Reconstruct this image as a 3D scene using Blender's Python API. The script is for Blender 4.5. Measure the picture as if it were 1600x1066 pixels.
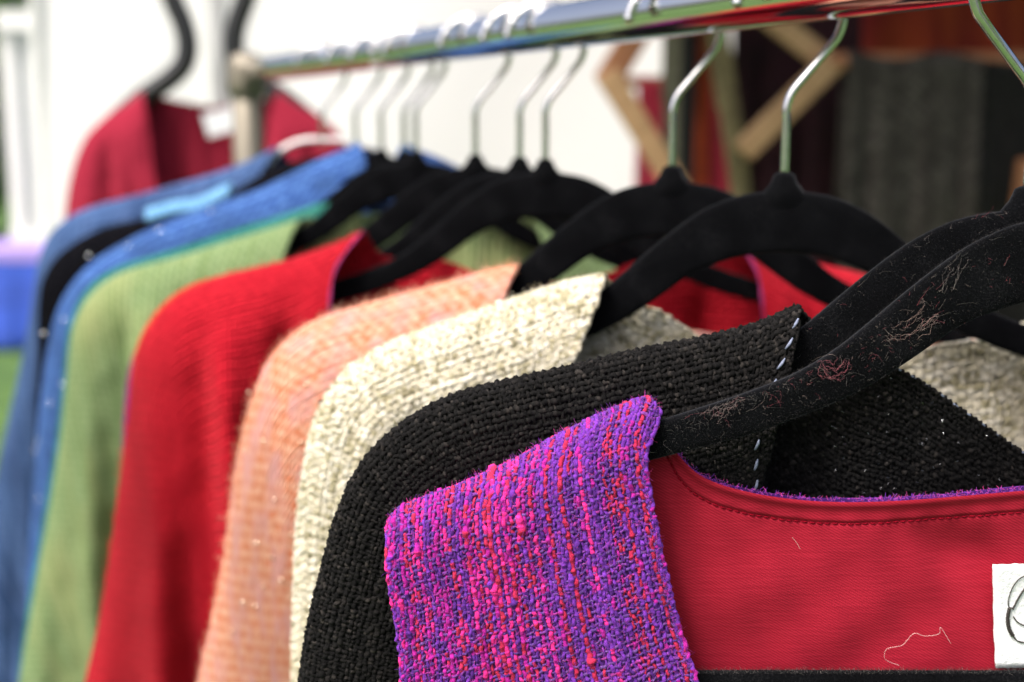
import bpy, bmesh, math, random
import numpy as np
from mathutils import Vector, Matrix

random.seed(7); RNG = np.random.default_rng(7)
for o in list(bpy.data.objects): bpy.data.objects.remove(o)
SC = bpy.context.scene
COL = SC.collection
R_ = math.radians

# ------------------------------------------------------------------ camera
EYE = 1.55
FPX, CX, CY = 2000.0, 800.0, 533.0           # focal length and centre in photo pixels (1600 wide)
PITCH, YAW = R_(9.7316), R_(25.2261)
cam_d = bpy.data.cameras.new('camera'); cam = bpy.data.objects.new('camera', cam_d); COL.objects.link(cam)
cam.location = (0, 0, EYE); cam.rotation_euler = (R_(90) - PITCH, 0, -YAW)
cam_d.sensor_width = 36; cam_d.lens = 36 * FPX / 1600; cam_d.clip_start = 0.02; cam_d.clip_end = 500
cam_d.dof.use_dof = True; cam_d.dof.focus_distance = 0.455; cam_d.dof.aperture_fstop = 5.9
SC.camera = cam

# ------------------------------------------------------------------ sky, sun, exposure
SUN_EL, SUN_AZ = 58, 252                      # azimuth clockwise from +Y
w = bpy.data.worlds.new('World'); SC.world = w; w.use_nodes = True
nt = w.node_tree; bg = nt.nodes['Background']
sky = nt.nodes.new('ShaderNodeTexSky'); sky.sky_type = 'NISHITA'; sky.sun_disc = False
sky.sun_elevation = R_(SUN_EL); sky.sun_rotation = R_(SUN_AZ)
sky.air_density = 0.6; sky.dust_density = 8.0; sky.ozone_density = 0.6
nt.links.new(sky.outputs[0], bg.inputs[0]); bg.inputs[1].default_value = 0.14
sd = bpy.data.lights.new('sun', 'SUN'); so = bpy.data.objects.new('sun', sd); COL.objects.link(so)
sd.energy = 1.5; sd.angle = R_(14); sd.color = (1.0, 0.985, 0.965)
_az, _el = R_(SUN_AZ), R_(SUN_EL)
sdir = Vector((math.sin(_az) * math.cos(_el), math.cos(_az) * math.cos(_el), math.sin(_el)))
so.rotation_euler = sdir.to_track_quat('Z', 'Y').to_euler(); so.location = (-3, -4, 6)
SC.view_settings.view_transform = 'Standard'; SC.view_settings.look = 'None'
SC.view_settings.gamma = 1.0; SC.view_settings.exposure = 1.02
SC.view_settings.use_curve_mapping = False
SC.render.engine = 'CYCLES'

# ------------------------------------------------------------------ photo pixel -> direction
Rv = np.array([math.cos(YAW), -math.sin(YAW), 0.]); Fh = np.array([math.sin(YAW), math.cos(YAW), 0.])
Fv = Fh * math.cos(PITCH) + np.array([0, 0, -math.sin(PITCH)]); Uv = np.cross(Rv, Fv)
EY = np.array([0, 0, EYE])
def ray(x, y): return Fv + Rv * (x - CX) / FPX + Uv * (CY - y) / FPX
def at_depth(x, y, dep):
    """point at horizontal distance `dep` along the view heading"""
    r = ray(x, y); return EY + r * dep / (r @ Fh)

# ------------------------------------------------------------------ helpers
def smooth01(t): t = np.clip(t, 0, 1); return t * t * (3 - 2 * t)

def mesh_np(name, verts, quads, smooth=True, col=None, uv=None):
    me = bpy.data.meshes.new(name)
    verts = np.ascontiguousarray(verts, dtype=np.float32); quads = np.ascontiguousarray(quads, dtype=np.int32)
    n, k = quads.shape
    me.vertices.add(len(verts)); me.vertices.foreach_set('co', verts.ravel())
    me.loops.add(n * k); me.loops.foreach_set('vertex_index', quads.ravel())
    me.polygons.add(n); me.polygons.foreach_set('loop_start', np.arange(0, n * k, k, dtype=np.int32))
    me.update(calc_edges=True)
    if smooth: me.polygons.foreach_set('use_smooth', np.ones(n, dtype=bool))
    if col is not None:
        a = me.color_attributes.new('Col', 'FLOAT_COLOR', 'POINT')
        c4 = np.ones((len(verts), 4), dtype=np.float32); c4[:, :3] = col
        a.data.foreach_set('color', c4.ravel())
    if uv is not None:
        u = me.uv_layers.new(name='UVMap')
        u.data.foreach_set('uv', np.ascontiguousarray(uv[quads.ravel()], dtype=np.float32).ravel())
    me.update()
    return me

def link(name, me, mat=None, parent=None, label=None):
    o = bpy.data.objects.new(name, me); COL.objects.link(o)
    if mat is not None and me is not None: me.materials.append(mat)
    if parent is not None: o.parent = parent
    if label: o['label'] = label
    return o

def thing(name, label, cat, group=None, loc=(0, 0, 0), rotz=0.0):
    o = bpy.data.objects.new(name, None); COL.objects.link(o); o.empty_display_size = 0.05
    o.location = loc; o.rotation_euler = (0, 0, rotz)
    o['label'] = label; o['category'] = cat
    if group: o['group'] = group
    return o

def tag(o, label, cat, group=None):
    o['label'] = label; o['category'] = cat
    if group: o['group'] = group
    return o

def grid_quads(a, b, closed_b=False):
    i = np.arange(a - 1)[:, None]; j = np.arange(b if closed_b else b - 1)[None, :]
    j2 = (j + 1) % b
    return np.stack([i * b + j, i * b + j2, (i + 1) * b + j2, (i + 1) * b + j], -1).reshape(-1, 4)

def catmull(P, n):
    P = np.asarray(P, float); m = len(P)
    if m == 2: t = np.linspace(0, 1, n)[:, None]; return P[0] * (1 - t) + P[1] * t
    Q = np.vstack([2 * P[0] - P[1], P, 2 * P[-1] - P[-2]])
    seg = np.linalg.norm(np.diff(P, axis=0), axis=1); cum = np.concatenate([[0], np.cumsum(seg)])
    ts = np.linspace(0, cum[-1], n); out = []
    for t in ts:
        i = min(np.searchsorted(cum, t, side='right') - 1, m - 2); f = (t - cum[i]) / max(seg[i], 1e-9)
        p0, p1, p2, p3 = Q[i], Q[i + 1], Q[i + 2], Q[i + 3]
        # chord-length tangents keep uneven spacing from overshooting
        l0 = max(np.linalg.norm(p1 - p0), 1e-9); l1 = max(np.linalg.norm(p2 - p1), 1e-9); l2 = max(np.linalg.norm(p3 - p2), 1e-9)
        m1 = l1 * ((p2 - p0) / (l0 + l1)); m2 = l1 * ((p3 - p1) / (l1 + l2))
        h = f * f * (3 - 2 * f)
        out.append((2 * f**3 - 3 * f**2 + 1) * p1 + (f**3 - 2 * f**2 + f) * m1 + h * p2 + (f**3 - f**2) * m2)
    return np.array(out)

def tube_np(path, rad, sides=10, flat=None, caps=True):
    """verts, quads of a tube along a polyline (rad scalar/array; flat=(a,b) scales along ref normal/binormal)"""
    P = np.asarray(path, float); n = len(P); T = np.gradient(P, axis=0); T /= np.linalg.norm(T, axis=1)[:, None] + 1e-12
    r = np.broadcast_to(np.asarray(rad, float), (n,)).copy()
    ref = np.array([0, 0, 1.]) if abs(T[0, 2]) < .9 else np.array([1., 0, 0])
    A = np.zeros_like(P); a = np.cross(T[0], ref); a /= np.linalg.norm(a)
    for i in range(n):
        a = a - T[i] * (a @ T[i]); a /= np.linalg.norm(a) + 1e-12; A[i] = a
    B = np.cross(T, A)
    if caps:
        P = np.vstack([P[0] - T[0] * r[0] * .5, P[0], P[1:-1], P[-1], P[-1] + T[-1] * r[-1] * .5]) if n > 2 else P
        if n > 2:
            r = np.concatenate([[r[0] * .35], r, [r[-1] * .35]]); A = np.vstack([A[:1], A, A[-1:]]); B = np.vstack([B[:1], B, B[-1:]]); n += 2
    th = np.linspace(0, 2 * np.pi, sides, endpoint=False); fa, fb = flat or (1, 1)
    V = P[:, None, :] + r[:, None, None] * (fa * np.cos(th)[None, :, None] * A[:, None, :] + fb * np.sin(th)[None, :, None] * B[:, None, :])
    V = V.reshape(-1, 3); Q = grid_quads(n, sides, True)
    c0 = len(V); V = np.vstack([V, P[:1], P[-1:]]); j = np.arange(sides); j2 = (j + 1) % sides
    cap = np.vstack([np.stack([j2, j, np.full(sides, c0), np.full(sides, c0)], 1), np.stack([(n - 1) * sides + j, (n - 1) * sides + j2, np.full(sides, c0 + 1), np.full(sides, c0 + 1)], 1)])
    return V, Q, cap

def tube_mesh(name, paths, sides=10, **kw):
    bm = bmesh.new()
    for path, rad in paths:
        V, Q, cap = tube_np(path, rad, sides, **kw); vs = [bm.verts.new(v) for v in V]
        for q in Q: bm.faces.new([vs[i] for i in q]).smooth = True
        for q in cap: bm.faces.new([vs[q[0]], vs[q[1]], vs[q[2]]]).smooth = True
    bmesh.ops.recalc_face_normals(bm, faces=bm.faces)
    me = bpy.data.meshes.new(name); bm.to_mesh(me); bm.free(); return me

def box_mesh(name, sx, sy, sz, bev=0.003, seg=2):
    bm = bmesh.new(); bmesh.ops.create_cube(bm, size=1.0)
    for v in bm.verts: v.co.x *= sx; v.co.y *= sy; v.co.z *= sz
    if bev: bmesh.ops.bevel(bm, geom=bm.edges[:], offset=bev, segments=seg, affect='EDGES', profile=.6)
    for f in bm.faces: f.smooth = False
    me = bpy.data.meshes.new(name); bm.to_mesh(me); bm.free(); return me

# ------------------------------------------------------------------ materials
def new_mat(name):
    m = bpy.data.materials.new(name); m.use_nodes = True; t = m.node_tree; t.nodes.clear()
    out = t.nodes.new('ShaderNodeOutputMaterial'); p = t.nodes.new('ShaderNodeBsdfPrincipled')
    t.links.new(p.outputs[0], out.inputs[0]); return m, t, p
def N(t, typ, **kw):
    n = t.nodes.new(typ)
    for k, v in kw.items():
        if k in n.inputs: n.inputs[k].default_value = v
        else: setattr(n, k, v)
    return n
def mixcol(t, a, b, fac, mode='MIX'):
    m = t.nodes.new('ShaderNodeMix'); m.data_type = 'RGBA'; m.blend_type = mode
    for sock, v in ((m.inputs[0], fac), (m.inputs[6], a), (m.inputs[7], b)):
        if hasattr(v, 'links') or hasattr(v, 'is_linked'): t.links.new(v, sock)
        elif isinstance(v, (int, float)): sock.default_value = v
        else: sock.default_value = (*v, 1)
    return m.outputs[2]
def math_(t, op, a, b=0.0):
    m = t.nodes.new('ShaderNodeMath'); m.operation = op
    for s, v in ((m.inputs[0], a), (m.inputs[1], b)):
        if isinstance(v, (int, float)): s.default_value = v
        else: t.links.new(v, s)
    return m.outputs[0]
def ramp(t, fac, stops):
    r = t.nodes.new('ShaderNodeValToRGB'); t.links.new(fac, r.inputs[0])
    e = r.color_ramp.elements
    while len(e) < len(stops): e.new(0.5)
    for el, (p, c) in zip(e, stops): el.position = p; el.color = (*c, 1) if len(c) == 3 else c
    return r.outputs[0]

def yarn_material(name, rough=1.0, sheen=.03, fibre=2600, bump=.5, tint=(1, 1, 1)):
    m, t, p = new_mat(name)
    at = N(t, 'ShaderNodeAttribute', attribute_name='Col'); tc = N(t, 'ShaderNodeTexCoord')
    no = N(t, 'ShaderNodeTexNoise', Scale=fibre, Detail=3.0); t.links.new(tc.outputs['Object'], no.inputs['Vector'])
    v = ramp(t, no.outputs[0], [(0.3, (.62, .62, .62)), (.7, (1.25, 1.25, 1.25))])
    t.links.new(mixcol(t, at.outputs['Color'], v, 1.0, 'MULTIPLY'), p.inputs['Base Color'])
    b = N(t, 'ShaderNodeBump', Strength=bump, Distance=.0004); t.links.new(no.outputs[0], b.inputs['Height']); t.links.new(b.outputs[0], p.inputs['Normal'])
    p.inputs['Roughness'].default_value = rough; p.inputs['Sheen Weight'].default_value = sheen; p.inputs['Sheen Roughness'].default_value = .5
    p.inputs['Specular IOR Level'].default_value = .05
    return m

# (threads vary in colour along their length)
def fabric_material(name, c1, c2, c3=None, pitch=.0022, bump=.6, streak=0.0, streak_col=None, sheen=.02, rough=.95, var=9.0, streak_scale=70, spec=.06, ribs=None):
    """woven cloth: relief of crossing threads in metric UVs, colour varying from thread to thread"""
    m, t, p = new_mat(name)
    uv = N(t, 'ShaderNodeUVMap', uv_map='UVMap'); sp = N(t, 'ShaderNodeSeparateXYZ'); t.links.new(uv.outputs[0], sp.inputs[0])
    k = math.pi / pitch
    nz = N(t, 'ShaderNodeTexNoise', Scale=90.0, Detail=2.0); t.links.new(uv.outputs[0], nz.inputs['Vector'])
    wob = math_(t, 'MULTIPLY', math_(t, 'SUBTRACT', nz.outputs[0], .5), 2.2)
    su = math_(t, 'SINE', math_(t, 'ADD', math_(t, 'MULTIPLY', sp.outputs[0], k), wob)); sv = math_(t, 'SINE', math_(t, 'ADD', math_(t, 'MULTIPLY', sp.outputs[1], k), wob))
    h = math_(t, 'MULTIPLY', su, sv)
    hh = math_(t, 'ABSOLUTE', h)
    n1 = N(t, 'ShaderNodeTexNoise', Scale=1 / pitch * .55, Detail=2.0); t.links.new(uv.outputs[0], n1.inputs['Vector'])
    n2 = N(t, 'ShaderNodeTexNoise', Scale=var, Detail=3.0); t.links.new(uv.outputs[0], n2.inputs['Vector'])
    f1 = math_(t, 'ADD', math_(t, 'MULTIPLY', n1.outputs[0], 1.0), math_(t, 'MULTIPLY', h, .22))
    c = ramp(t, f1, [(.28, c1), (.72, c2)])
    if c3: c = mixcol(t, c, c3, ramp(t, n2.outputs[0], [(.45, (0, 0, 0)), (.68, (1, 1, 1))]))
    if streak:
        mp = N(t, 'ShaderNodeMapping'); mp.inputs['Scale'].default_value = (streak_scale * 6, streak_scale * .18, 1); t.links.new(uv.outputs[0], mp.inputs[0])
        ns = N(t, 'ShaderNodeTexNoise', Scale=1.0, Detail=2.0); t.links.new(mp.outputs[0], ns.inputs['Vector'])
        c = mixcol(t, c, streak_col, math_(t, 'MULTIPLY', ramp(t, ns.outputs[0], [(.48, (0, 0, 0)), (.66, (1, 1, 1))]), streak))
    hs = math_(t, 'ADD', hh, math_(t, 'MULTIPLY', n1.outputs[0], .7))
    if ribs:
        axis, rp, rcol, rbump = ribs
        nr = N(t, 'ShaderNodeTexNoise', Scale=28.0, Detail=3.0); t.links.new(uv.outputs[0], nr.inputs['Vector'])
        rs_ = math_(t, 'SINE', math_(t, 'ADD', math_(t, 'MULTIPLY', sp.outputs[axis], 2 * math.pi / rp), math_(t, 'MULTIPLY', nr.outputs[0], 9.0)))
        r01 = math_(t, 'MULTIPLY', math_(t, 'ADD', rs_, 1.0), math_(t, 'MULTIPLY', nr.outputs[0], 1.0))
        c = mixcol(t, c, tuple(v * .55 for v in c1), math_(t, 'MULTIPLY', math_(t, 'SUBTRACT', 1.0, r01), rcol)); hs = math_(t, 'ADD', hs, math_(t, 'MULTIPLY', r01, rbump))
    t.links.new(c, p.inputs['Base Color'])
    b = N(t, 'ShaderNodeBump', Strength=bump, Distance=pitch * .35); t.links.new(hs, b.inputs['Height']); t.links.new(b.outputs[0], p.inputs['Normal'])
    p.inputs['Roughness'].default_value = rough; p.inputs['Sheen Weight'].default_value = sheen; p.inputs['Sheen Roughness'].default_value = .45
    p.inputs['Specular IOR Level'].default_value = spec
    return m

def plain_material(name, col, rough=.6, metal=0.0, noise=0.0, scale=30, spec=.5, bump=0.0, sheen=0.0, stretch=None, col2=None):
    m, t, p = new_mat(name); p.inputs['Roughness'].default_value = rough; p.inputs['Metallic'].default_value = metal
    p.inputs['Specular IOR Level'].default_value = spec; p.inputs['Sheen Weight'].default_value = sheen
    tc = N(t, 'ShaderNodeTexCoord'); no = N(t, 'ShaderNodeTexNoise', Scale=scale, Detail=4.0)
    if stretch:
        mp = N(t, 'ShaderNodeMapping'); mp.inputs['Scale'].default_value = stretch; t.links.new(tc.outputs['Object'], mp.inputs[0]); t.links.new(mp.outputs[0], no.inputs['Vector'])
    else: t.links.new(tc.outputs['Object'], no.inputs['Vector'])
    lo = tuple(c * (1 - noise) for c in col); hi = col2 or tuple(min(1, c * (1 + noise)) for c in col)
    t.links.new(ramp(t, no.outputs[0], [(.3, lo), (.7, hi)]), p.inputs['Base Color'])
    if bump:
        b = N(t, 'ShaderNodeBump', Strength=bump, Distance=.002); t.links.new(no.outputs[0], b.inputs['Height']); t.links.new(b.outputs[0], p.inputs['Normal'])
    return m

# velvet flocking of the hangers
def velvet_material():
    m, t, p = new_mat('black_velvet'); tc = N(t, 'ShaderNodeTexCoord')
    n1 = N(t, 'ShaderNodeTexNoise', Scale=1500.0, Detail=3.0); n2 = N(t, 'ShaderNodeTexNoise', Scale=55.0, Detail=5.0)
    for n in (n1, n2): t.links.new(tc.outputs['Object'], n.inputs['Vector'])
    f = math_(t, 'ADD', math_(t, 'MULTIPLY', n1.outputs[0], .55), math_(t, 'MULTIPLY', n2.outputs[0], .45))
    t.links.new(ramp(t, f, [(.35, (.0014, .0015, .0019)), (.56, (.0036, .0039, .0048)), (.72, (.014, .0142, .0155))]), p.inputs['Base Color'])
    b = N(t, 'ShaderNodeBump', Strength=.7, Distance=.0008); t.links.new(f, b.inputs['Height']); t.links.new(b.outputs[0], p.inputs['Normal'])
    p.inputs['Roughness'].default_value = 1.0; p.inputs['Specular IOR Level'].default_value = .04
    p.inputs['Sheen Weight'].default_value = .15; p.inputs['Sheen Roughness'].default_value = .35; p.inputs['Sheen Tint'].default_value = (.75, .8, .9, 1)
    return m
M_VELVET = velvet_material()
M_CHROME = plain_material('chrome', (.78, .78, .78), rough=.09, metal=1.0, noise=.05, scale=24, stretch=(1, .35, 1), bump=.10)
M_WIRE = plain_material('hook_wire', (.60, .61, .62), rough=.2, metal=1.0, noise=.12, scale=250)
M_BRUSHED = plain_material('dull_steel_post', (.21, .19, .15), rough=.5, metal=.5, noise=.2, scale=30, stretch=(1, 1, .1))
M_WHITEPL = plain_material('white_plastic', (.82, .82, .82), rough=.35, noise=.02)
M_BLACKRUB = plain_material('black_rubber', (.012, .012, .014), rough=.6, noise=.3)

# ------------------------------------------------------------------ ground
def ground():
    m, t, p = new_mat('grass_ground'); tc = N(t, 'ShaderNodeTexCoord')
    a = N(t, 'ShaderNodeTexNoise', Scale=3.0, Detail=6.0); b = N(t, 'ShaderNodeTexNoise', Scale=90.0, Detail=3.0)
    for n in (a, b): t.links.new(tc.outputs['Object'], n.inputs['Vector'])
    c = ramp(t, a.outputs[0], [(.35, (.055, .13, .022)), (.65, (.10, .20, .035))])
    c = mixcol(t, c, ramp(t, b.outputs[0], [(.35, (.35, .35, .35)), (.65, (1.3, 1.3, 1.3))]), 1.0, 'MULTIPLY')
    t.links.new(c, p.inputs['Base Color']); p.inputs['Roughness'].default_value = .9
    bu = N(t, 'ShaderNodeBump', Strength=.8, Distance=.02); t.links.new(b.outputs[0], bu.inputs['Height']); t.links.new(bu.outputs[0], p.inputs['Normal'])
    V = np.array([[-150, -150, 0], [150, -150, 0], [150, 150, 0], [-150, 150, 0]], float)
    o = link('ground', mesh_np('ground', V, [[0, 1, 2, 3]], False), m); o['kind'] = 'structure'
ground()

# ------------------------------------------------------------------ the rack
RX, ZN = 0.37, EYE - 0.0295                  # rail axis X; height of the hangers' necks
RAIL_R = 0.0138; RAIL_Z = EYE + 0.0573
RAIL_Y0, RAIL_Y1 = -0.13, 1.515
def lathe_mesh(name, prof, n=20):
    th = np.linspace(0, 2 * np.pi, n, endpoint=False); pr = np.array(prof)
    V = np.stack([pr[:, 0, None] * np.cos(th), pr[:, 0, None] * np.sin(th), np.repeat(pr[:, 1, None], n, 1)], -1).reshape(-1, 3)
    return mesh_np(name, V, grid_quads(len(pr), n, True))
rack = thing('garment_rack', 'chrome garment rack whose rail carries all the hangers', 'clothes rack', loc=(RX, RAIL_Y1, 0))
def rk(name, me, mat, loc=(0, 0, 0)):
    o = link(name, me, mat, rack); o.location = loc; return o
L = RAIL_Y1 - RAIL_Y0
rk('rail', tube_mesh('rail', [([(0, y, RAIL_Z) for y in np.linspace(-L, 0, 12)], RAIL_R)], 32), M_CHROME)
for yy in (0, -L):
    rk('post', tube_mesh('post', [([(0, 0, z) for z in np.linspace(.09, RAIL_Z - .012, 8)], .0175)], 24), M_BRUSHED, (0, yy, 0))
    rk('elbow_joint', lathe_mesh('joint', [(.0005, -.030), (.0200, -.029), (.0215, -.016), (.0215, .008), (.018, .0165), (.010, .0215), (.0005, .0225)]), M_BRUSHED, (0, yy, RAIL_Z))
    rk('foot_bar', tube_mesh('foot', [([(x, 0, .085) for x in np.linspace(-.24, .24, 6)], .0125)], 16), M_CHROME, (0, yy, 0))
    for sx in (-.22, .22):
        rk('caster', lathe_mesh('caster', [(.0005, 0), (.012, .002), (.021, .012), (.0235, .024), (.021, .038), (.012, .046), (.006, .052), (.006, .088), (.0005, .089)]), M_BLACKRUB, (sx, yy, 0))
rk('base_bar', tube_mesh('base', [([(0, y, .10) for y in np.linspace(-L, 0, 6)], .011)], 16), M_CHROME)

# ------------------------------------------------------------------ velvet hangers
# outline measured on the nearest hangers, metres from the neck (half, x >= 0)
TOP = np.array([(0, -.0015), (.008, -.0026), (.022, -.0045), (.032, -.0082), (.043, -.0142), (.060, -.0278), (.073, -.0395), (.085, -.0500), (.100, -.0592), (.120, -.0668), (.145, -.0750), (.180, -.0868), (.205, -.0955), (.216, -.1003)])
BOT = np.array([(0, -.0310), (.020, -.0325), (.042, -.0405), (.059, -.0535), (.072, -.0622), (.085, -.0690), (.113, -.0800), (.151, -.0900), (.180, -.0985), (.205, -.1062), (.216, -.1085)])
HALF = .216
def prof(P, x): return np.interp(np.abs(x), P[:, 0], P[:, 1])
_xs = np.linspace(0, HALF, 400)
_ts = np.convolve(np.pad(prof(TOP, _xs), 14, mode='reflect', reflect_type='odd'), np.ones(29) / 29, 'valid'); _bs = np.convolve(np.pad(prof(BOT, _xs), 14, mode='reflect', reflect_type='odd'), np.ones(29) / 29, 'valid')
def top_z(x): return np.interp(np.abs(x), _xs, _ts)
def bot_z(x): return np.interp(np.abs(x), _xs, _bs)
def hanger_body_mesh():
    xs = np.concatenate([[-HALF - .003], np.linspace(-HALF, HALF, 141), [HALF + .003]]); sides = 20
    th = np.linspace(0, 2 * np.pi, sides, endpoint=False); V = []
    for x in xs:
        xx = np.clip(abs(x), 0, HALF); zt, zb = top_z(xx), bot_z(xx); c, hh = (zt + zb) / 2, (zt - zb) / 2; ht = .0031
        if abs(x) > HALF: hh *= .45; ht *= .45
        ct, st = np.cos(th), np.sin(th)
        y = np.sign(ct) * np.abs(ct) ** .38 * ht; z = c + np.sign(st) * np.abs(st) ** .72 * hh
        V.append(np.stack([np.full(sides, x), y, z], 1))
    n = len(xs); V = np.vstack(V); Q = grid_quads(n, sides, True)
    c = len(V); V = np.vstack([V, V[:sides].mean(0), V[-sides:].mean(0)])
    j = np.arange(sides); j2 = (j + 1) % sides
    bm = bmesh.new(); vs = [bm.verts.new(v) for v in V]
    for q in Q: bm.faces.new([vs[i] for i in q])
    for a, b in zip(j, j2): bm.faces.new([vs[a], vs[b], vs[c]]); bm.faces.new([vs[(n - 1) * sides + a], vs[(n - 1) * sides + b], vs[c + 1]])
    # moulded socket that grips the hook
    pr = [(.0125, -.012), (.0115, -.0055), (.0088, -.0018), (.0066, .0008), (.0054, .0032), (.0047, .0052), (.0028, .0062), (.0004, .0064)]
    ns = 18; ring = []
    for r, z in pr: ring.append([bm.verts.new((r * math.cos(a), min(r, .0050, .0028 + max(0, z + .012) * .25) * math.sin(a), z)) for a in np.linspace(0, 2 * np.pi, ns, endpoint=False)])
    for a, b in zip(ring, ring[1:]):
        for i in range(ns): bm.faces.new([a[i], a[(i + 1) % ns], b[(i + 1) % ns], b[i]])
    for f in bm.faces: f.smooth = True
    bmesh.ops.recalc_face_normals(bm, faces=bm.faces)
    me = bpy.data.meshes.new('hanger_body'); bm.to_mesh(me); bm.free(); me.materials.append(M_VELVET); return me
def hanger_bar_mesh():
    h = [(.2120, -.1035), (.2150, -.118), (.2140, -.140), (.206, -.161), (.190, -.1725), (.165, -.1748), (.1, -.1750), (.0, -.1752)]
    P = catmull(h, 60); P = np.vstack([P, (P[::-1] * [-1, 1])[1:]])
    me = tube_mesh('hanger_bar', [(np.stack([P[:, 0], np.zeros(len(P)), P[:, 1]], 1), .0052)], 12, flat=(.62, 1)); me.materials.append(M_VELVET); return me
HOOK_R = .0245
def hook_path(sx=1):
    zc = RAIL_Z + RAIL_R + .0021 - ZN - HOOK_R
    stem = [(0, z) for z in np.linspace(.006, .036, 6)]
    ang = np.linspace(-28, 172, 40)
    arc = [(HOOK_R * math.cos(R_(a)), zc + HOOK_R * math.sin(R_(a))) for a in ang]
    P = catmull(stem + [(.0022, .0425), (.0085, .0505)] + arc, 110); return np.stack([P[:, 0] * sx, np.zeros(len(P)), P[:, 1]], 1)
def hook_mesh(sx=1):
    me = tube_mesh('hook', [(hook_path(sx), .0020)], 12); me.materials.append(M_WIRE); return me
def hook_tip_mesh(sx=1):
    P = hook_path(sx)[-9:]; me = tube_mesh('hook_tip', [(P, np.array([.0026] * 8 + [.0030]))], 12); me.materials.append(M_WIRE); return me
HB, HBAR = hanger_body_mesh(), hanger_bar_mesh()
HOOKS = {1: (hook_mesh(1), hook_tip_mesh(1)), -1: (hook_mesh(-1), hook_tip_mesh(-1))}
FR = {}
def neck_y(px):
    """where along the rail a hanger's neck stands, from the photo x of its hook stem"""
    lo, hi = .02, 3.0
    for _ in range(60):
        m = (lo + hi) / 2; p = np.array([RX, m, ZN]) - EY; x = CX + FPX * (p @ Rv) / (p @ Fv)
        if x > px: lo = m
        else: hi = m
    return lo
class Frame:
    def __init__(s, px, psi):
        s.Y = neck_y(px); s.psi = psi; a = R_(psi); s.o = np.array([RX, s.Y, ZN]); s.e = np.array([math.cos(a), -math.sin(a), 0]); s.n = np.array([math.sin(a), math.cos(a), 0])
    def loc(s, p, y=0.0):
        r = ray(*p); q = s.o + s.n * y; t = ((q - EY) @ s.n) / (r @ s.n); d = EY + r * t - s.o; return np.array([d @ s.e, d[2]])
    def locs(s, ps, y=0.0): return np.array([s.loc(p, y) for p in ps])
def velvet_hanger(key, px, psi, label, side=1, tilt=0.0):
    f = Frame(px, psi); FR[key] = f
    t = thing('velvet_hanger', label, 'hanger', 'black velvet hangers on the chrome rail', loc=tuple(f.o), rotz=-R_(psi))
    link('hanger_body', HB, None, t); link('trouser_bar', HBAR, None, t)
    h = link('hook', HOOKS[side][0], None, t); link('hook_tip', HOOKS[side][1], None, h)
    f.obj = t; return t
velvet_hanger('purple', 1700, 25.2, 'black velvet hanger speckled with lint inside the purple vest, nearest of all', -1)
velvet_hanger('black', 1605, 25.2, 'black velvet hanger holding the black knitted jacket', -1)
velvet_hanger('cream', 1225, 25.0, 'black velvet hanger holding the cream tweed jacket')
velvet_hanger('peach', 1049, 25.0, 'black velvet hanger holding the peach cardigan')
velvet_hanger('red', 852, 24.0, 'black velvet hanger holding the bright red jacket')
velvet_hanger('orange', 812, 24.0, 'black velvet hanger next behind that of the bright red jacket')
velvet_hanger('plum', 743, 24.0, 'black velvet hanger between the red jacket and the green jacket, its stem standing alone')
velvet_hanger('green', 650, 23.0, 'black velvet hanger holding the pale green jacket')
velvet_hanger('teal', 632, 23.0, 'black velvet hanger of the teal garment, just behind that of the green jacket')
velvet_hanger('blue', 596, 22.0, 'black velvet hanger inside the sequinned blue cardigan')
velvet_hanger('navy', 556, 22.0, 'black velvet hanger inside the black cardigan between the two blue ones')

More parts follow.
